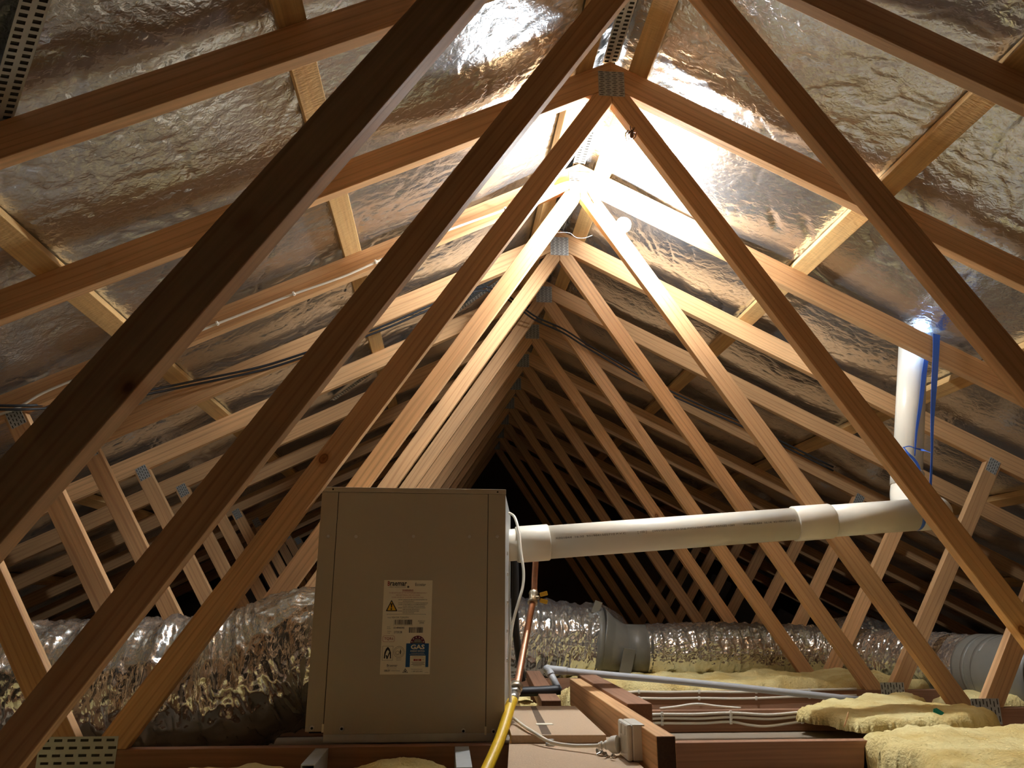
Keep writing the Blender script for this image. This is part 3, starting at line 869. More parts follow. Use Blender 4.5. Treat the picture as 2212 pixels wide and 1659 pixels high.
# bend to the back and up
e0 = fx(1.14); R0 = 0.105
cpath = [e0]
cor = fx(1.262)
up_base = Vector((1.318, 2.885, 0.915)); up_top = Vector((1.452, 2.885, 1.60))
ud = (up_top - up_base).normalized()
back = Vector((0, 1, 0))
cpath += [cor + fd * -0.085 + Vector((0, .004, 0)), cor + fd * -0.035 + Vector((0, .028, .004)), cor + Vector((0, .078, .012)), Vector((1.272, 2.76, .80)), Vector((1.285, 2.84, .83)), Vector((1.303, 2.878, .872)), up_base]
ftube('elbow', [tuple(q) for q in cpath], 0.0572, n=8)
ftube('socket', [up_base - ud * .005, up_base + ud * .055, up_base + ud * .06], [.0615, .0615, .058])
ftube('riser_pipe', [up_base + ud * .03, up_top], 0.055)
# flashing boot where the riser leaves the roof
fb = lathe('pipe_flashing', [(0.135, 0.0), (0.135, 0.004), (0.085, 0.012), (0.066, 0.045), (0.060, 0.07), (0.056, 0.07), (0.056, 0.045), (0.075, 0.0)], (HOLE[0] + 0.022, HOLE[1], ZA + HT - T * HOLE[0] + 0.045), (math.sin(SLOPE), 0, COS), M['blue'], None, 32)
tag(fb, 'blue flashing boot around the flue at the roof', 'flashing')

# small printed line on the pipe
def pipe_print(body, u0, u1, ang, size=0.009, r=0.0556, mat=None):
    p = fx(u0); a = ang
    side = Vector((0, -math.cos(a), math.sin(a)))
    side = (side - fd * side.dot(fd)).normalized()
    c = bpy.data.curves.new('printed_text', 'FONT'); c.body = body; c.size = size; c.materials.append(mat or M['ink_grey']); c.offset = 0.0
    o = bpy.data.objects.new('printed_text', c); link(o, flu)
    upv = side.cross(fd)
    mm = Matrix((fd, upv, side)).transposed().to_4x4()
    if mm.determinant() < 0: mm = Matrix((fd, -upv, side)).transposed().to_4x4()
    mm.translation = p + side * (r + 0.0004) - fo
    o.matrix_local = mm
    TEXTS.append((o, u1 - u0, size))


AP = math.radians(4)
pipe_print('K021844  16:30  9319841505710 P.V.C', -0.150, 0.085, AP, 0.009)
pipe_print('[ 100 ]', 0.125, 0.155, AP, 0.010)
pipe_print('DWV1031 DN100 SN6 PVCU SWJ 260821 AS/NZS 1260', 0.175, 0.46, AP, 0.009)
pipe_print('WMK021844  16:14  9319841505710', 0.49, 0.675, AP, 0.009)

# blue plastic straps hanging beside the riser
def strap(label, pts, w, face=(0, 1, 0)):
    P = catmull([tuple(at(*q[:3])) for q in pts], 8)
    ws = np.interp(np.linspace(0, 1, len(P)), np.linspace(0, 1, len(w)), w)
    Tn, A_, B_ = frames(P)
    V, F = [], []
    for i, p in enumerate(P):
        tw = np.cross(Tn[i], np.array(face)); tw /= np.linalg.norm(tw) + 1e-9
        nn = np.cross(tw, Tn[i])
        for a, c in ((-1, -1), (1, -1), (1, 1), (-1, 1)):
            V.append(tuple(p + tw * a * ws[i] / 2 + nn * c * 0.0006))
    for i in range(len(P) - 1):
        for k in range(4):
            F.append((i * 4 + k, i * 4 + (k + 1) % 4, i * 4 + 4 + (k + 1) % 4, i * 4 + 4 + k))
    F += [(3, 2, 1, 0), tuple(len(V) - 4 + k for k in range(4))]
    return tag(mesh('plastic_strap', V, F, M['blue'], smooth=False), label, 'strap', 'blue straps on the flue')


strap('wide blue plastic strap hanging over the chord beside the flue', [(2023, 722, 2.735), (2022, 760, 2.73), (2018, 830, 2.735), (2014, 910, 2.75), (2013, 980, 2.76), (2010, 1050, 2.78), (2005, 1100, 2.80)], [.030, .026, .024, .014, .008, .010, .014])
strap('blue plastic strap lying down the front of the flue riser', [(2003, 762, 2.812), (1996, 810, 2.815), (1989, 870, 2.818), (1980, 930, 2.82), (1976, 985, 2.82)], [.018, .020, .016, .009, .004])
strap('thin blue strap knotted around the flue riser', [(1950, 967, 2.815), (1964, 964, 2.81), (1976, 968, 2.808), (1992, 972, 2.815), (2013, 978, 2.76)], [.004, .004, .004, .009, .008], face=(0, 1, 0))
strap('loose blue strap end trailing from the knot on the riser', [(1952, 966, 2.81), (1962, 980, 2.80), (1974, 992, 2.80), (1984, 1008, 2.80), (1990, 1030, 2.80)], [.003, .010, .012, .010, .004])

# ------------------------------------------------------------------ ducts
def duct(name, pts, rad, mat, parent=None, pitch=0.055, seg=190, step=0.0042, ridge=0.010, crum=0.007, seed=1, sag=0.0, zmin=None, tight=0.0, caps=True):
    P = catmull(pts, 40)
    d = np.r_[0, np.cumsum(np.linalg.norm(np.diff(P, axis=0), axis=1))]
    n = int(d[-1] / step); s = np.linspace(0, d[-1], n)
    P = np.stack([np.interp(s, d, P[:, k]) for k in range(3)], 1)
    if isinstance(rad, (list, tuple)):
        r0 = np.interp(s / d[-1], np.linspace(0, 1, len(rad)), rad)
    else:
        r0 = np.full(n, rad)
    T_, A_, B_ = frames(P)
    th = np.arange(seg) * 2 * math.pi / seg
    S, TH = np.meshgrid(s, th, indexing='ij')
    # noise periodic in theta via wrapped double sampling
    def pn(fn, fs, ft, sd):
        w = (TH / (2 * math.pi))
        return fn(S * fs, TH * ft, sd) * (1 - w ** 6) + fn(S * fs, (TH - 2 * math.pi) * ft, sd) * w ** 6
    ph = S / pitch * 2 * math.pi + TH * 1.0 + 1.6 * pn(lambda a, b_, c: fbm(a, b_, c, 2), 5, 0.9, seed + 3)
    coil = (0.5 + 0.5 * np.cos(ph)) ** 1.3
    depth = ridge * (0.55 + 0.6 * pn(lambda a, b_, c: vnoise(a, b_, c), 7, 0.7, seed + 9))
    wr = pn(lambda a, b_, c: ridged(a, b_, c, 3, 3.0), 26, 1.6, seed + 1) - 0.6
    wr2 = pn(lambda a, b_, c: ridged(a, b_, c, 2, 3.0), 75, 5.0, seed + 5) - 0.5
    wr3 = pn(lambda a, b_, c: ridged(a + b_ * 1.5, b_, c, 2, 5.0), 34, 3.2, seed + 6) - 0.4
    Rr = r0[:, None] - depth * (1 - coil) + crum * wr + 0.0032 * wr2 + 0.0045 * wr3
    V = P[:, None] + Rr[..., None] * (np.cos(TH)[..., None] * A_[:, None] + np.sin(TH)[..., None] * B_[:, None])
    if zmin is not None:
        V[..., 2] = np.where(V[..., 2] < zmin, zmin + (V[..., 2] - zmin) * 0.08, V[..., 2])
    V = V.reshape(-1, 3)
    I = np.arange(n * seg).reshape(n, seg)
    J = np.roll(I, -1, axis=1)
    Q = np.stack([I[:-1], J[:-1], J[1:], I[1:]], -1).reshape(-1, 4).tolist()
    if caps:
        Q.append(tuple(range(seg - 1, -1, -1))); Q.append(tuple((n - 1) * seg + j for j in range(seg)))
    return mesh(name, V.tolist(), Q, mat, parent, smooth=True)


d1 = duct('flexible_duct', [(-0.85, 2.45, 0.315), (-0.93, 2.45, 0.312), (-1.05, 2.452, 0.260), (-1.20, 2.455, 0.222), (-1.45, 2.45, 0.212), (-1.75, 2.44, 0.218), (-2.1, 2.45, 0.22), (-2.5, 2.45, 0.22)],
          [0.185, 0.200, 0.205, 0.19, 0.185, 0.188, 0.185, 0.185], M['duct'], pitch=0.085, ridge=0.013, crum=0.010, seed=4, zmin=CB + .006)
tag(d1, 'large crinkled silver duct leaving the left side of the heater', 'duct', 'silver flexible ducts')
d2 = duct('flexible_duct', [(-0.42, 4.16, 0.285), (-0.2, 4.18, 0.285), (0.02, 4.21, 0.28), (0.17, 4.22, 0.268), (0.29, 4.22, 0.262)], [0.205, 0.21, 0.21, 0.20, 0.185], M['duct'], pitch=0.07, ridge=0.014, crum=0.010, seed=15, zmin=CB + .006)
tag(d2, 'wide shiny silver duct just behind the copper gas pipe', 'duct', 'silver flexible ducts')
d5 = duct('flexible_duct', [(0.28, 4.62, 0.31), (0.34, 4.66, 0.30), (0.45, 4.9, 0.26), (0.52, 5.3, 0.22)], [0.16, 0.165, 0.16, 0.15], M['duct'], seed=33, zmin=CB + .006)
d5.location.y = -0.16
tag(d5, 'silver duct branch curving away behind the taped junction', 'duct', 'silver flexible ducts')
jn = empty('duct_junction', (0.40, 4.22, 0.2), 'grey taped duct junction between two silver ducts', 'duct fitting')
jo = Vector(jn.location)
def jt(name, pts, r, mat=M['tape'], n=6, seg=48):
    return tube(name, [tuple(Vector(q) - jo) for q in pts], r, mat, jn, seg=seg, n=n)
jt('collar', [(0.275, 4.22, 0.262), (0.31, 4.22, 0.258)], [0.190, 0.186], n=0)
jt('reducer', [(0.305, 4.22, 0.258), (0.36, 4.22, 0.245), (0.41, 4.22, 0.235), (0.46, 4.22, 0.230)], np.interp(np.linspace(0, 1, 19), [0, .35, 1], [.185, .150, .120]))
jt('sleeve', [(0.44, 4.22, 0.231), (0.58, 4.22, 0.228)], 0.124, n=0)
mesh('tape_flap', *box_geo(-0.03, 0.035, -0.003, 0.003, -0.09, 0.07), M['tape'], jn, loc=Vector((0.43, 4.085, 0.17)) - jo, rot=(0.25, 0.15, 0.2))
mesh('tape_flap', *box_geo(-0.02, 0.02, -0.002, 0.002, -0.02, 0.045), M['tape'], jn, loc=Vector((0.285, 4.12, 0.43)) - jo, rot=(0.3, 0.3, 0.1))
d3 = duct('flexible_duct', [(0.56, 4.22, 0.228), (0.8, 4.22, 0.226), (1.1, 4.22, 0.222), (1.4, 4.20, 0.212), (1.62, 4.10, 0.200), (1.74, 3.88, 0.195), (1.785, 3.62, 0.192), (1.765, 3.38, 0.19), (1.75, 3.16, 0.19)], [.128, .140, .142, .142, .140, .140, .142, .140], M['duct'], pitch=0.06, ridge=0.009, crum=0.008, seed=8, zmin=CB + .004)
tag(d3, 'long thin silver duct running to the right behind the webs', 'duct', 'silver flexible ducts')
bt = empty('duct_collar', (1.72, 3.2, 0.19), 'smooth grey duct collar at the right end of the thin silver duct', 'duct fitting')
bo = Vector(bt.location)
tube('collar', [tuple(Vector(q) - bo) for q in ((1.755, 3.21, 0.192), (1.745, 3.1, 0.192), (1.735, 2.97, 0.19), (1.745, 2.80, 0.19))], [.148] * 19, M['tape'], bt, seg=48, n=6)
tube('tape_band', [tuple(Vector(q) - bo) for q in ((1.749, 3.14, 0.192), (1.747, 3.115, 0.192))], .1495, M['tape'], bt, seg=48, n=0)
tube('tape_band', [tuple(Vector(q) - bo) for q in ((1.743, 3.07, 0.192), (1.740, 3.03, 0.1915))], .1492, M['tape'], bt, seg=48, n=0)
d4 = duct('flexible_duct', [(1.86, 5.09, 0.23), (1.98, 5.09, 0.255), (2.15, 5.09, 0.26), (2.3, 5.1, 0.24)], [.09, .13, .13, .1], M['duct'], seed=41)
d4.location.y = -0.24
tag(d4, 'shadowed silver duct far behind the long thin duct', 'duct', 'silver flexible ducts')
d6 = duct('flexible_duct', [(-1.1, 3.62, 0.2), (-1.5, 3.62, 0.24), (-1.9, 3.62, 0.24), (-2.4, 3.62, 0.22)], 0.155, M['duct'], seed=52, zmin=CB + .004)
tag(d6, 'shadowed silver duct behind the large left duct', 'duct', 'silver flexible ducts')

# ------------------------------------------------------------------ platform, beams
chip = empty('chipboard_platform', (-0.2, 1.9, CT), 'chipboard platform sheets beside the heater', 'platform')
co = Vector(chip.location)
def cb(name, verts2, z0, z1):
    n = len(verts2)
    v = [(x - co.x, y - co.y, z0 - co.z) for x, y in verts2] + [(x - co.x, y - co.y, z1 - co.z) for x, y in verts2]
    f = [tuple(range(n - 1, -1, -1)), tuple(range(n, 2 * n))] + [(i, (i + 1) % n, n + (i + 1) % n, n + i) for i in range(n)]
    return mesh(name, v, f, M['chip'], chip, bevel=0.001)
cb('sheet', [(-0.41, 1.30), (-0.098, 1.30), (-0.075, 2.10), (-0.336, 2.10)], CT + .0005, CT + 0.019)
cb('sheet', [(-0.338, 2.02), (-0.105, 2.008), (-0.090, 2.565), (-0.318, 2.58)], CT + 0.0195, CT + 0.038)
mesh('tape_patch', *box_geo(-0.022, 0.022, -0.014, 0.014, 0, 0.0008), M['sticker'], chip, loc=Vector((-0.235, 2.19, CT + 0.0385)) - co)
mesh('dirt_mark', [(-0.262, 2.025, 0), (-0.238, 2.024, 0), (-0.215, 2.56, 0), (-0.232, 2.56, 0)], [(0, 1, 2, 3)], M['dirt'], chip, loc=Vector((0, 0, CT + 0.0383)) - co)
lathe('bolt', [(0, 0), (0.013, 0), (0.013, 0.006), (0.008, 0.007), (0.008, 0.014), (0, 0.014)], Vector((-0.245, 1.985, CT + 0.0192)) - co, (0, 0, 1), M['galv'], chip, 6, False)

bm_ = boxo('timber_beam', -0.0645, -0.0245, 1.645, 2.90, CT + .001, 0.198, M['pine'], None, 0.002, rotz=0.0, axis='Y'); bm_.rotation_euler.z -= 0.018
v, f = box_geo(-0.0006, 0.0006, -0.0185, 0.0185, -0.043, 0.043); mesh('end_grain', v, f, M['endgrain'], bm_, loc=(-0.6278, 0, 0))
tag(bm_, 'timber beam on edge carrying the power outlet', 'timber')
b2 = boxo('timber_beam', -0.0195, 0.046, 2.10, 2.98, CT + .001, 0.206, M['old'], None, 0.002, axis='Y'); b2.rotation_euler.z -= 0.02
tag(b2, 'short timber block lying against the outlet beam', 'timber')
b3 = boxo('timber_beam', -0.150, -0.086, 2.66, 3.82, CT + .001, 0.152, M['old'], None, 0.002, axis='Y'); b3.rotation_euler.z -= 0.06
tag(b3, 'flat timber plank under the black insulated pipe', 'timber')

# power outlet with plug
go = empty('power_outlet', (-0.066, 1.82, 0.165), 'white surface mounted power outlet on the timber beam', 'power outlet')
v, f = box_geo(-0.028, 0, -0.046, 0.046, -0.037, 0.037); mesh('mounting_block', v, f, M['white_plastic'], go, bevel=0.003)
v, f = box_geo(-0.040, -0.0285, -0.046, 0.046, -0.037, 0.037); mesh('face_plate', v, f, M['white_plastic'], go, bevel=0.004)
v, f = box_geo(-0.045, -0.039, 0.006, 0.022, 0.006, 0.028); mesh('rocker_switch', v, f, M['white_plastic'], go, rot=(0, 0.12, 0), bevel=0.0015)
v, f = box_geo(-0.044, -0.039, -0.030, -0.016, 0.008, 0.028); mesh('rocker_switch', v, f, M['white_plastic'], go, rot=(0, 0.12, 0), bevel=0.0015)
tube('outlet_cable', [(-0.014, -0.02, -0.037), (-0.014, -0.02, -0.055), (-0.008, -0.0, -0.085), (0.0, 0.03, -0.105)], 0.005, M['cable'], go, seg=8, n=6)
cord = empty('power_lead', (-0.3, 2.3, 0.16), 'white flexible power cord from the heater to the outlet plug', 'power cord')
cdo = Vector(cord.location)
cpts = [at(1100, 1108, 2.42), at(1112, 1118, 2.40), at(1121, 1150, 2.36), at(1125, 1190, 2.33), at(1131, 1235, 2.30), at(1129, 1268, 2.28), at(1120, 1300, 2.26), at(1108, 1345, 2.24), at(1102, 1390, 2.22), at(1100, 1440, 2.21), at(1102, 1500, 2.20), at(1104, 1545, 2.18), Vector((-0.312, 2.19, .158)), Vector((-0.298, 2.09, .155)), Vector((-0.283, 2.02, .152)), Vector((-0.25, 1.955, .140)), Vector((-0.205, 1.915, .138)), Vector((-0.165, 1.88, .143)), Vector((-0.146, 1.86, .147))]
tube('flex', [tuple(q - cdo) for q in cpts], 0.0042, M['cable'], cord, seg=8, n=6)
pd = Vector((0.042, -0.026, 0.006)).normalized()
lathe('plug', [(0, -0.006), (0.0065, -0.006), (0.0065, -0.002), (0.009, 0), (0.009, 0.003), (0.006, 0.004), (0.006, 0.008), (0.009, 0.009), (0.010, 0.012), (0.009, 0.014), (0.012, 0.018), (0.018, 0.026), (0.019, 0.034), (0.019, 0.040), (0, 0.040)], Vector((-0.1465, 1.86, 0.147)) - cdo, pd, M['white_plastic'], cord, 20)

# loose screws on the platform
for i, (u, v_, a) in enumerate(((1288, 1634, .3), (1299, 1632, 2.0), (1313, 1636, 4.0), (1318, 1640, 5.1))):
    r = RC @ np.array([(u - W / 2) / FPX, 1, -(v_ - H / 2) / FPX]); p = CAM + r * ((CT + 0.0195 - CAM[2]) / r[2])
    e = empty('loose_screw', p, ('first', 'second', 'third', 'fourth')[i] + ' loose hex screw from the heater side, lying on the chipboard', 'screw', 'loose screws on the chipboard')
    d_ = (math.cos(a), math.sin(a), 0.35)
    lathe('shank', [(0, 0.0), (0.0018, 0.001), (0.0022, 0.014), (0, 0.014)], (0, 0, 0.0035), d_, M['steel'], e, 8)
    lathe('head', [(0, 0.0), (0.006, 0.0), (0.006, 0.001), (0.004, 0.0012), (0.004, 0.005), (0, 0.005)], Vector(d_).normalized() * 0.0125 + Vector((0, 0, 0.0035)), d_, M['steel'], e, 6, False)

# ------------------------------------------------------------------ gas line
gp = empty('gas_pipe', (-0.2, 2.66, 0.6), 'copper gas pipe with a yellow-handled valve beside the heater', 'pipe')
g0 = Vector(gp.location)
def gt(name, pts, r, mat, n=6, seg=16):
    return tube(name, [tuple(Vector(q) - g0) for q in pts], r, mat, gp, seg=seg, n=n)
VA, VB = at(1153, 1278, 2.66), at(1150, 1304, 2.63)
gt('copper_tube', [at(1159, 1150, 2.67), at(1157, 1210, 2.67), at(1155, 1245, 2.67), at(1154, 1276, 2.66)], 0.0105, M['copper'])
gt('copper_tube', [VB, at(1143, 1340, 2.56), at(1131, 1405, 2.42), at(1119, 1470, 2.29), at(1115, 1484, 2.265)], 0.0105, M['copper'])
gt('valve_body', [VA, VA.lerp(VB, .15), VA.lerp(VB, .3), VA.lerp(VB, .7), VA.lerp(VB, .85), VB], [0.014, 0.017, 0.014, 0.014, 0.018, 0.017], M['brass'], n=0, seg=8)
lathe('valve_stem', [(0, 0), (0.006, 0), (0.006, 0.022), (0, 0.022)], VA.lerp(VB, .5) - g0, (1, -0.5, 0), M['brass'], gp, 12)
hv = VA.lerp(VB, .5) + Vector((0.024, -0.012, 0)) - g0
for sgn in (-1, 1):
    v, f = box_geo(-0.002, 0.024, -0.004, 0.004, -0.007, 0.007); mesh('valve_handle', v, f, M['warn'], gp, loc=hv + Vector((0, 0, sgn * 0.009)), rot=(0, -0.25 * sgn, -0.3), bevel=0.002)
ga, gb = at(1116, 1480, 2.27), at(1108, 1513, 2.225)
gt('union_nut', [ga, ga.lerp(gb, .35)], 0.019, M['brass'], n=0, seg=6)
gt('union_nut', [ga.lerp(gb, .38), ga.lerp(gb, .62)], 0.0165, M['steel'], n=0, seg=6)
gt('crimp_ferrule', [ga.lerp(gb, .62), ga.lerp(gb, 1.1)], 0.014, M['steel'], n=0, seg=20)
hs = tube('gas_hose', [tuple(q) for q in (gb, at(1102, 1525, 2.20), at(1092, 1560, 2.14), at(1080, 1596, 2.08), at(1066, 1630, 2.02), at(1048, 1670, 1.96), at(1020, 1735, 1.90))], 0.0142, M['yellow'], seg=18, n=8)
tag(hs, 'yellow gas hose hanging from the copper pipe fitting', 'hose')
bh = tube('drain_hose', [tuple(q) for q in (at(1112, 1190, 2.76), at(1113, 1260, 2.77), at(1112, 1310, 2.78), at(1114, 1360, 2.80), at(1120, 1410, 2.82), at(1128, 1470, 2.84))], 0.013, M['black_rubber'], seg=14, n=8)
tag(bh, 'black rubber hose hanging behind the copper pipe', 'hose')

# condensate conduit with black insulated end
cn = empty('grey_conduit', (-0.12, 2.93, 0.2), 'long grey plastic conduit with an elbow and black insulated end', 'conduit')
cno = Vector(cn.location)
def ct(name, pts, r, mat, n=0, seg=16):
    return tube(name, [tuple(Vector(q) - cno) for q in pts], r, mat, cn, seg=seg, n=n)
k0, k1 = at(1184, 1446, 2.93), at(1860, 1512, 3.10)
ct('conduit_run', [k0, at(1300, 1457, 2.96), at(1500, 1475, 3.02), k1], 0.0125, M['conduit'], n=8)
ct('elbow', [k0 + (k1 - k0).normalized() * .07, k0 + (k1 - k0).normalized() * .012, k0 + Vector((-.004, 0, .002)), k0.lerp(at(1205, 1490, 2.88), .12), k0.lerp(at(1205, 1490, 2.88), .3)], 0.0148, M['conduit'], n=6)
ct('drop_pipe', [k0, at(1208, 1492, 2.88)], 0.0125, M['conduit'])
ct('insulated_pipe', [at(1210, 1490, 2.87), at(1160, 1493, 2.87), at(1100, 1495, 2.87)], 0.0165, M['black_rubber'], n=6)

# ------------------------------------------------------------------ wiring clipped on the bottom chords
YF3, YF4 = YS[3] - 0.005, YS[4] - 0.005
ws3 = [('upper', [(1346, 1575), (1356, 1563), (1372, 1552), (1392, 1545), (1430, 1543), (1500, 1543), (1578, 1540), (1660, 1544), (1735, 1538), (1790, 1536), (1850, 1536)]),
       ('middle', [(1350, 1582), (1362, 1570), (1380, 1560), (1400, 1553), (1440, 1551), (1510, 1552), (1578, 1549), (1660, 1553), (1735, 1547), (1790, 1546), (1850, 1545)]),
       ('lower', [(1356, 1588), (1368, 1577), (1388, 1567), (1408, 1562), (1450, 1562), (1520, 1562), (1578, 1559), (1620, 1566), (1660, 1568), (1735, 1558), (1790, 1555), (1850, 1554)])]
for nm, px in ws3:
    clipped_cable('house_cable', f'{nm} of three white cables clipped to the joist by the outlet', px, YF3,
                  [(1430, px[4][1], 10, 0), (1578, px[6][1], 10, -1), (1732, px[-3][1], 10, -1)], r=0.0046, group='three white cables on the joist')
for nm, v_ in (('upper', 1494), ('lower', 1508)):
    clipped_cable('house_cable', f'{nm} of two white cables on the farther joist', [(1345, v_ + 2), (1380, v_), (1440, v_ + 1), (1510, v_), (1580, v_ + 1), (1640, v_), (1720, v_ - 3), (1850, v_ - 6)], YF4, [(1380, v_, 10, 0), (1510, v_, 10, 0), (1633, v_, 10, 0), (1748, v_ - 3, 10, 0)], r=0.0046, group='two white cables on the farther joist')
lc = tube('house_cable', [tuple(q) for q in (at(1425, 1531, 2.76), at(1460, 1527, 2.76), at(1505, 1521, 2.76), at(1550, 1526, 2.765), at(1600, 1530, 2.77))], 0.0045, M['cable'], seg=8, n=8)
tag(lc, 'loose white cable arching over the joist top', 'cable')
nl = tube('house_cable', [tuple(q) for q in (at(1386, 1508, 3.25), at(1387, 1520, 3.1), at(1386, 1532, 2.95), at(1378, 1537, 2.85))], 0.0045, M['cable'], seg=8, n=8)
tag(nl, 'short white cable end hanging beside the timber block', 'cable')

# ------------------------------------------------------------------ insulation
def batt(name, outline, base, height, seed, label, res=0.009, group='yellow insulation batts', tilt=(0, 0), lump=0.03, kind_fn=None, round_=0.04, tear=0.03):
    """torn glass-wool batt: a lumpy slab over an outline with ragged rounded edges"""
    ol = np.array(outline, float)
    x0, y0 = ol.min(0) - 0.05; x1, y1 = ol.max(0) + 0.05
    xs = np.arange(x0, x1, res); ys = np.arange(y0, y1, res)
    X, Y = np.meshgrid(xs, ys, indexing='ij')
    wx = X + tear * fbm(X * 9, Y * 9, seed, 4); wy = Y + tear * fbm(X * 9 + 50, Y * 9, seed + 1, 4)
    # signed distance to the outline polygon
    d = np.full(X.shape, 1e9); inside = np.zeros(X.shape, bool)
    n = len(ol)
    for i in range(n):
        a, b_ = ol[i], ol[(i + 1) % n]
        ab = b_ - a; t = np.clip(((wx - a[0]) * ab[0] + (wy - a[1]) * ab[1]) / (ab @ ab), 0, 1)
        d = np.minimum(d, np.hypot(wx - a[0] - t * ab[0], wy - a[1] - t * ab[1]))
        c = ((a[1] > wy) != (b_[1] > wy)) & (wx < (b_[0] - a[0]) * (wy - a[1]) / (b_[1] - a[1] + 1e-12) + a[0]); inside ^= c
    sd = np.where(inside, d, -d)
    u = np.clip(sd / round_, 0, 1); prof = np.sqrt(1 - (1 - u) ** 2)
    Z = base + prof * (height + tilt[0] * (X - x0) + tilt[1] * (Y - y0) + lump * fbm(X * 5, Y * 5, seed + 3, 3) + 0.0045 * fbm(X * 26, Y * 26, seed + 7, 3)) 
    Z = Z + np.where(prof > 0, 0.0018 * fbm(X * 90, Y * 90, seed + 9, 2), 0)
    keep = sd > -res * 0.6
    I = np.arange(X.size).reshape(X.shape)
    km = keep[:-1, :-1] & keep[1:, :-1] & keep[1:, 1:] & keep[:-1, 1:]
    Q = np.stack([I[:-1, :-1], I[1:, :-1], I[1:, 1:], I[:-1, 1:]], -1)[km]
    used = np.unique(Q); mp = np.full(X.size, -1); mp[used] = np.arange(len(used))
    V = np.stack([X, Y, np.maximum(Z, base)], -1).reshape(-1, 3)[used]
    nb_ = len(V); Q = mp[Q]
    Vb = V.copy(); Vb[:, 2] = base - 0.001
    # boundary edges make the skirt
    from collections import Counter
    E = Counter(); 
    for q in Q.tolist():
        for k in range(4):
            a, b_ = q[k], q[(k + 1) % 4]; E[(a, b_)] += 1
    sk = [(a, b_) for (a, b_) in E if (b_, a) not in E]
    F = Q.tolist() + [(b_, a, a + nb_, b_ + nb_) for a, b_ in sk] + [tuple(nb_ + i for i in q[::-1]) for q in Q.tolist()]
    o = mesh(name, np.vstack([V, Vb]).tolist(), F, M['wool'], smooth=True)
    return tag(o, label, 'insulation', group)


batt('insulation_batt', [(0.735, 2.42), (0.70, 2.70), (0.78, 2.84), (1.02, 2.95), (1.30, 3.12), (1.38, 3.05), (1.27, 2.86), (1.26, 2.70), (1.30, 2.50), (1.0, 2.38)], CT + 0.002 - 0.03, 0.046, 11, 'torn yellow insulation batt over the joist with a teal scrap on it', lump=0.009)
batt('insulation_batt', [(0.60, 1.60), (0.615, 2.16), (0.95, 2.30), (1.6, 2.30), (1.6, 1.55)], CB + 0.004, 0.079, 12, 'big yellow insulation batt in the lower right corner', lump=0.007, round_=0.035)
batt('insulation_batt', [(1.48, 2.80), (1.48, 3.20), (2.4, 3.2), (2.4, 2.80)], CB + .002, 0.075, 13, 'yellow insulation batt under the grey duct collar', res=0.016)
batt('insulation_batt', [(0.10, 3.98), (0.10, 4.46), (1.7, 4.46), (1.7, 3.98)], CB + .002, 0.065, 14, 'yellow insulation batt under the long thin silver duct', res=0.014, lump=0.012)
batt('insulation_batt', [(0.12, 3.40), (0.12, 3.86), (1.62, 3.86), (1.62, 3.40)], CB + .002, 0.10, 15, 'yellow insulation batt behind the two-cable joist', res=0.014, lump=0.016)
batt('insulation_batt', [(-0.30, 2.80), (-0.30, 3.26), (-0.165, 3.26), (-0.165, 2.80)], CB + .002, 0.085, 16, 'small yellow insulation piece below the black insulated pipe', lump=0.012)
batt('insulation_batt', [(-0.075, 2.98), (-0.07, 3.24), (0.09, 3.24), (0.06, 2.98)], CB + .002, 0.10, 17, 'yellow insulation tuft between plank and outlet beam', lump=0.02)
batt('insulation_batt', [(-0.72, 1.86), (-0.73, 2.06), (-0.60, 2.10), (-0.50, 2.06), (-0.50, 1.90)], CB + .002, 0.05, 18, 'dim insulation lump under the front of the heater', lump=0.02)
batt('insulation_batt', [(-3.0, 3.38), (-3.0, 3.88), (-0.4, 3.88), (-0.4, 3.38)], CB + .002, 0.055, 19, 'shadowed insulation batt behind the heater and left duct', res=0.025)
batt('insulation_batt', [(-3.0, 1.58), (-3.0, 2.08), (-0.86, 2.08), (-0.86, 1.58)], CB + .002, 0.03, 20, 'shadowed insulation batt in front of the large left duct', res=0.02)
def at_z(u, v, z):
    r = RC @ np.array([(u - W / 2) / FPX, 1, -(v - H / 2) / FPX])
    return Vector(CAM + r * ((z - CAM[2]) / r[2]))


tl = empty('plastic_scrap', at_z(2028, 1545, 0.128), 'teal plastic scrap lying on the torn insulation', 'scrap')
mesh('scrap_body', [(-.016, 0, 0), (-.012, .004, .018), (0, .006, .020), (.016, .004, .010), (.020, .002, .006), (.010, -.002, .001), (-.016, .004, 0), (-.010, .009, .017), (.002, .010, .018), (.016, .009, .009), (.010, .004, 0)],
     [(0, 5, 4, 3, 2, 1), (6, 7, 8, 9, 10), (0, 1, 7, 6), (1, 2, 8, 7), (2, 3, 9, 8), (3, 4, 9), (4, 5, 10, 9), (5, 0, 6, 10)], M['teal'], tl)
tube('scrap_tail', [(-.014, .002, .001), (-.026, .0, .002), (-.036, -.002, .001)], 0.001, M['ink'], tl, seg=6, n=4)
sp = tube('wood_splinter', [tuple(q) for q in (at_z(1822, 1572, .118), at_z(1822, 1572, .118) + Vector((.012, 0, .022)), at_z(1822, 1572, .118) + Vector((.022, .004, .042)))], [0.001] + [0.0022] * 7 + [0.0008], M['pine'], seg=5, n=4)
tag(sp, 'thin pine splinter stuck in the torn insulation', 'splinter')

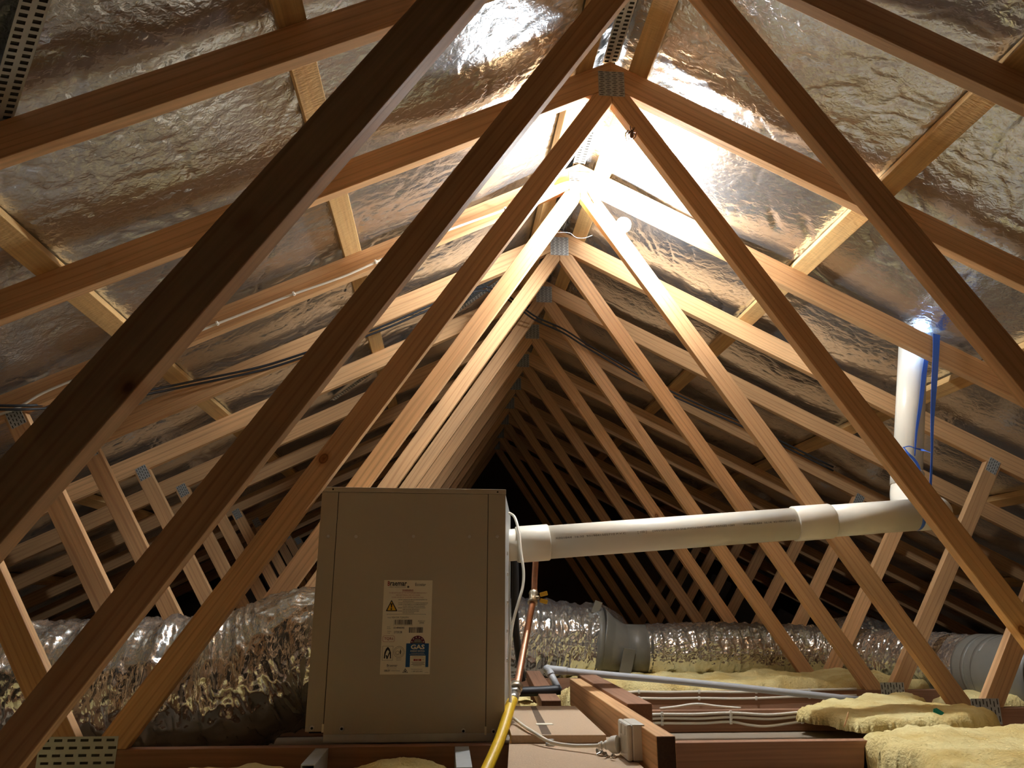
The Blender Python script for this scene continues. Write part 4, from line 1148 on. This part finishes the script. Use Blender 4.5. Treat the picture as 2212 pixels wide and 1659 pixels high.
# ------------------------------------------------------------------ spider on the truss web
def spider():
    bmh = bmesh.new()
    def ell(c, r):
        res = bmesh.ops.create_uvsphere(bmh, u_segments=12, v_segments=8, radius=1)
        for v in res['verts']:
            v.co = Vector((v.co.x * r[0], v.co.y * r[1], v.co.z * r[2])) + Vector(c)
    ell((0, -.004, .004), (.0042, .0035, .0055)); ell((0, -.004, -.006), (.005, .0045, .0075))
    legs = [((-.002, .006), (-.006, .014), (-.004, .022)), ((.002, .006), (.005, .013), (.006, .020)), ((-.004, .004), (-.012, .002), (-.016, -.010)), ((.004, .004), (.010, .0), (.009, -.010)),
            ((-.004, .002), (-.010, -.008), (-.004, -.020)), ((.004, .001), (.009, -.010), (.0, -.020)), ((-.004, .003), (-.016, -.006), (-.010, -.024)), ((.001, .006), (.001, .012), (.002, .018))]
    for (a, b_, c) in legs:
        v, f = tube_geo(catmull([(a[0], -.004, a[1]), (b_[0], -.009, b_[1]), (c[0], -.001, c[1])], 5), [0.0013] * 6 + [0.0008] * 5, 6)
        vs_ = [bmh.verts.new(q) for q in v]
        for q in f: bmh.faces.new([vs_[i] for i in q])
    me = bpy.data.meshes.new('spider'); bmh.to_mesh(me); bmh.free(); me.materials.append(M['spider'])
    for p in me.polygons: p.use_smooth = True
    o = bpy.data.objects.new('spider', me); COL.objects.link(o)
    o.location = at(1364, 290, 2.116); o.rotation_euler = (0, 0.1, 0); o.scale = (1.35,) * 3
    return tag(o, 'brown long-legged spider on the web of the shaded truss', 'spider')


spider()
cw = tube('cobweb_thread', [tuple(at(*q)) for q in ((1196, 504, 2.735), (1209, 502, 2.735), (1230, 503, 2.74), (1245, 513, 2.76), (1262, 514, 2.78), (1280, 508, 2.80))], 0.00015, M['silk'], seg=5, n=6)
tag(cw, 'fine cobweb thread hanging below the bulb truss apex', 'cobweb')

# daylight that leaks in around the flue through the blue boot
dl = bpy.data.lights.new('flue_daylight', 'POINT'); dl.energy = 0.25; dl.color = (0.28, 0.5, 1.0); dl.shadow_soft_size = 0.02
do = bpy.data.objects.new('flue_daylight', dl); do.location = (1.405, 2.812, 1.503); COL.objects.link(do)

# ------------------------------------------------------------------ fit the lettering to its boxes
bpy.context.view_layer.update()
for o, a, b_ in TEXTS:
    bb = [Vector(c) for c in o.bound_box]
    mn = Vector((min(c.x for c in bb), min(c.y for c in bb))); mxv = Vector((max(c.x for c in bb), max(c.y for c in bb)))
    if isinstance(a, Vector):
        sx, sy = (b_.x - a.x) / (mxv.x - mn.x), (b_.z - a.z) / (mxv.y - mn.y)
        o.rotation_euler = (math.pi / 2, 0, 0); o.scale = (sx, sy, 1)
        o.location = (a.x - mn.x * sx, a.y, a.z - mn.y * sy)
    else:
        k = a / (mxv.x - mn.x)
        o.scale = (k, 1, 1)

bpy.context.view_layer.update()
dg = bpy.context.evaluated_depsgraph_get()
for o, a, b_ in TEXTS:
    me = bpy.data.meshes.new_from_object(o.evaluated_get(dg)); me.name = o.name.split('.')[0]
    if not me.materials: me.materials.append(o.data.materials[0])
    nm = o.name; o.name = 'old'
    q = bpy.data.objects.new(nm, me); COL.objects.link(q); q.parent = o.parent; q.matrix_local = o.matrix_local.copy()
    bpy.data.objects.remove(o)
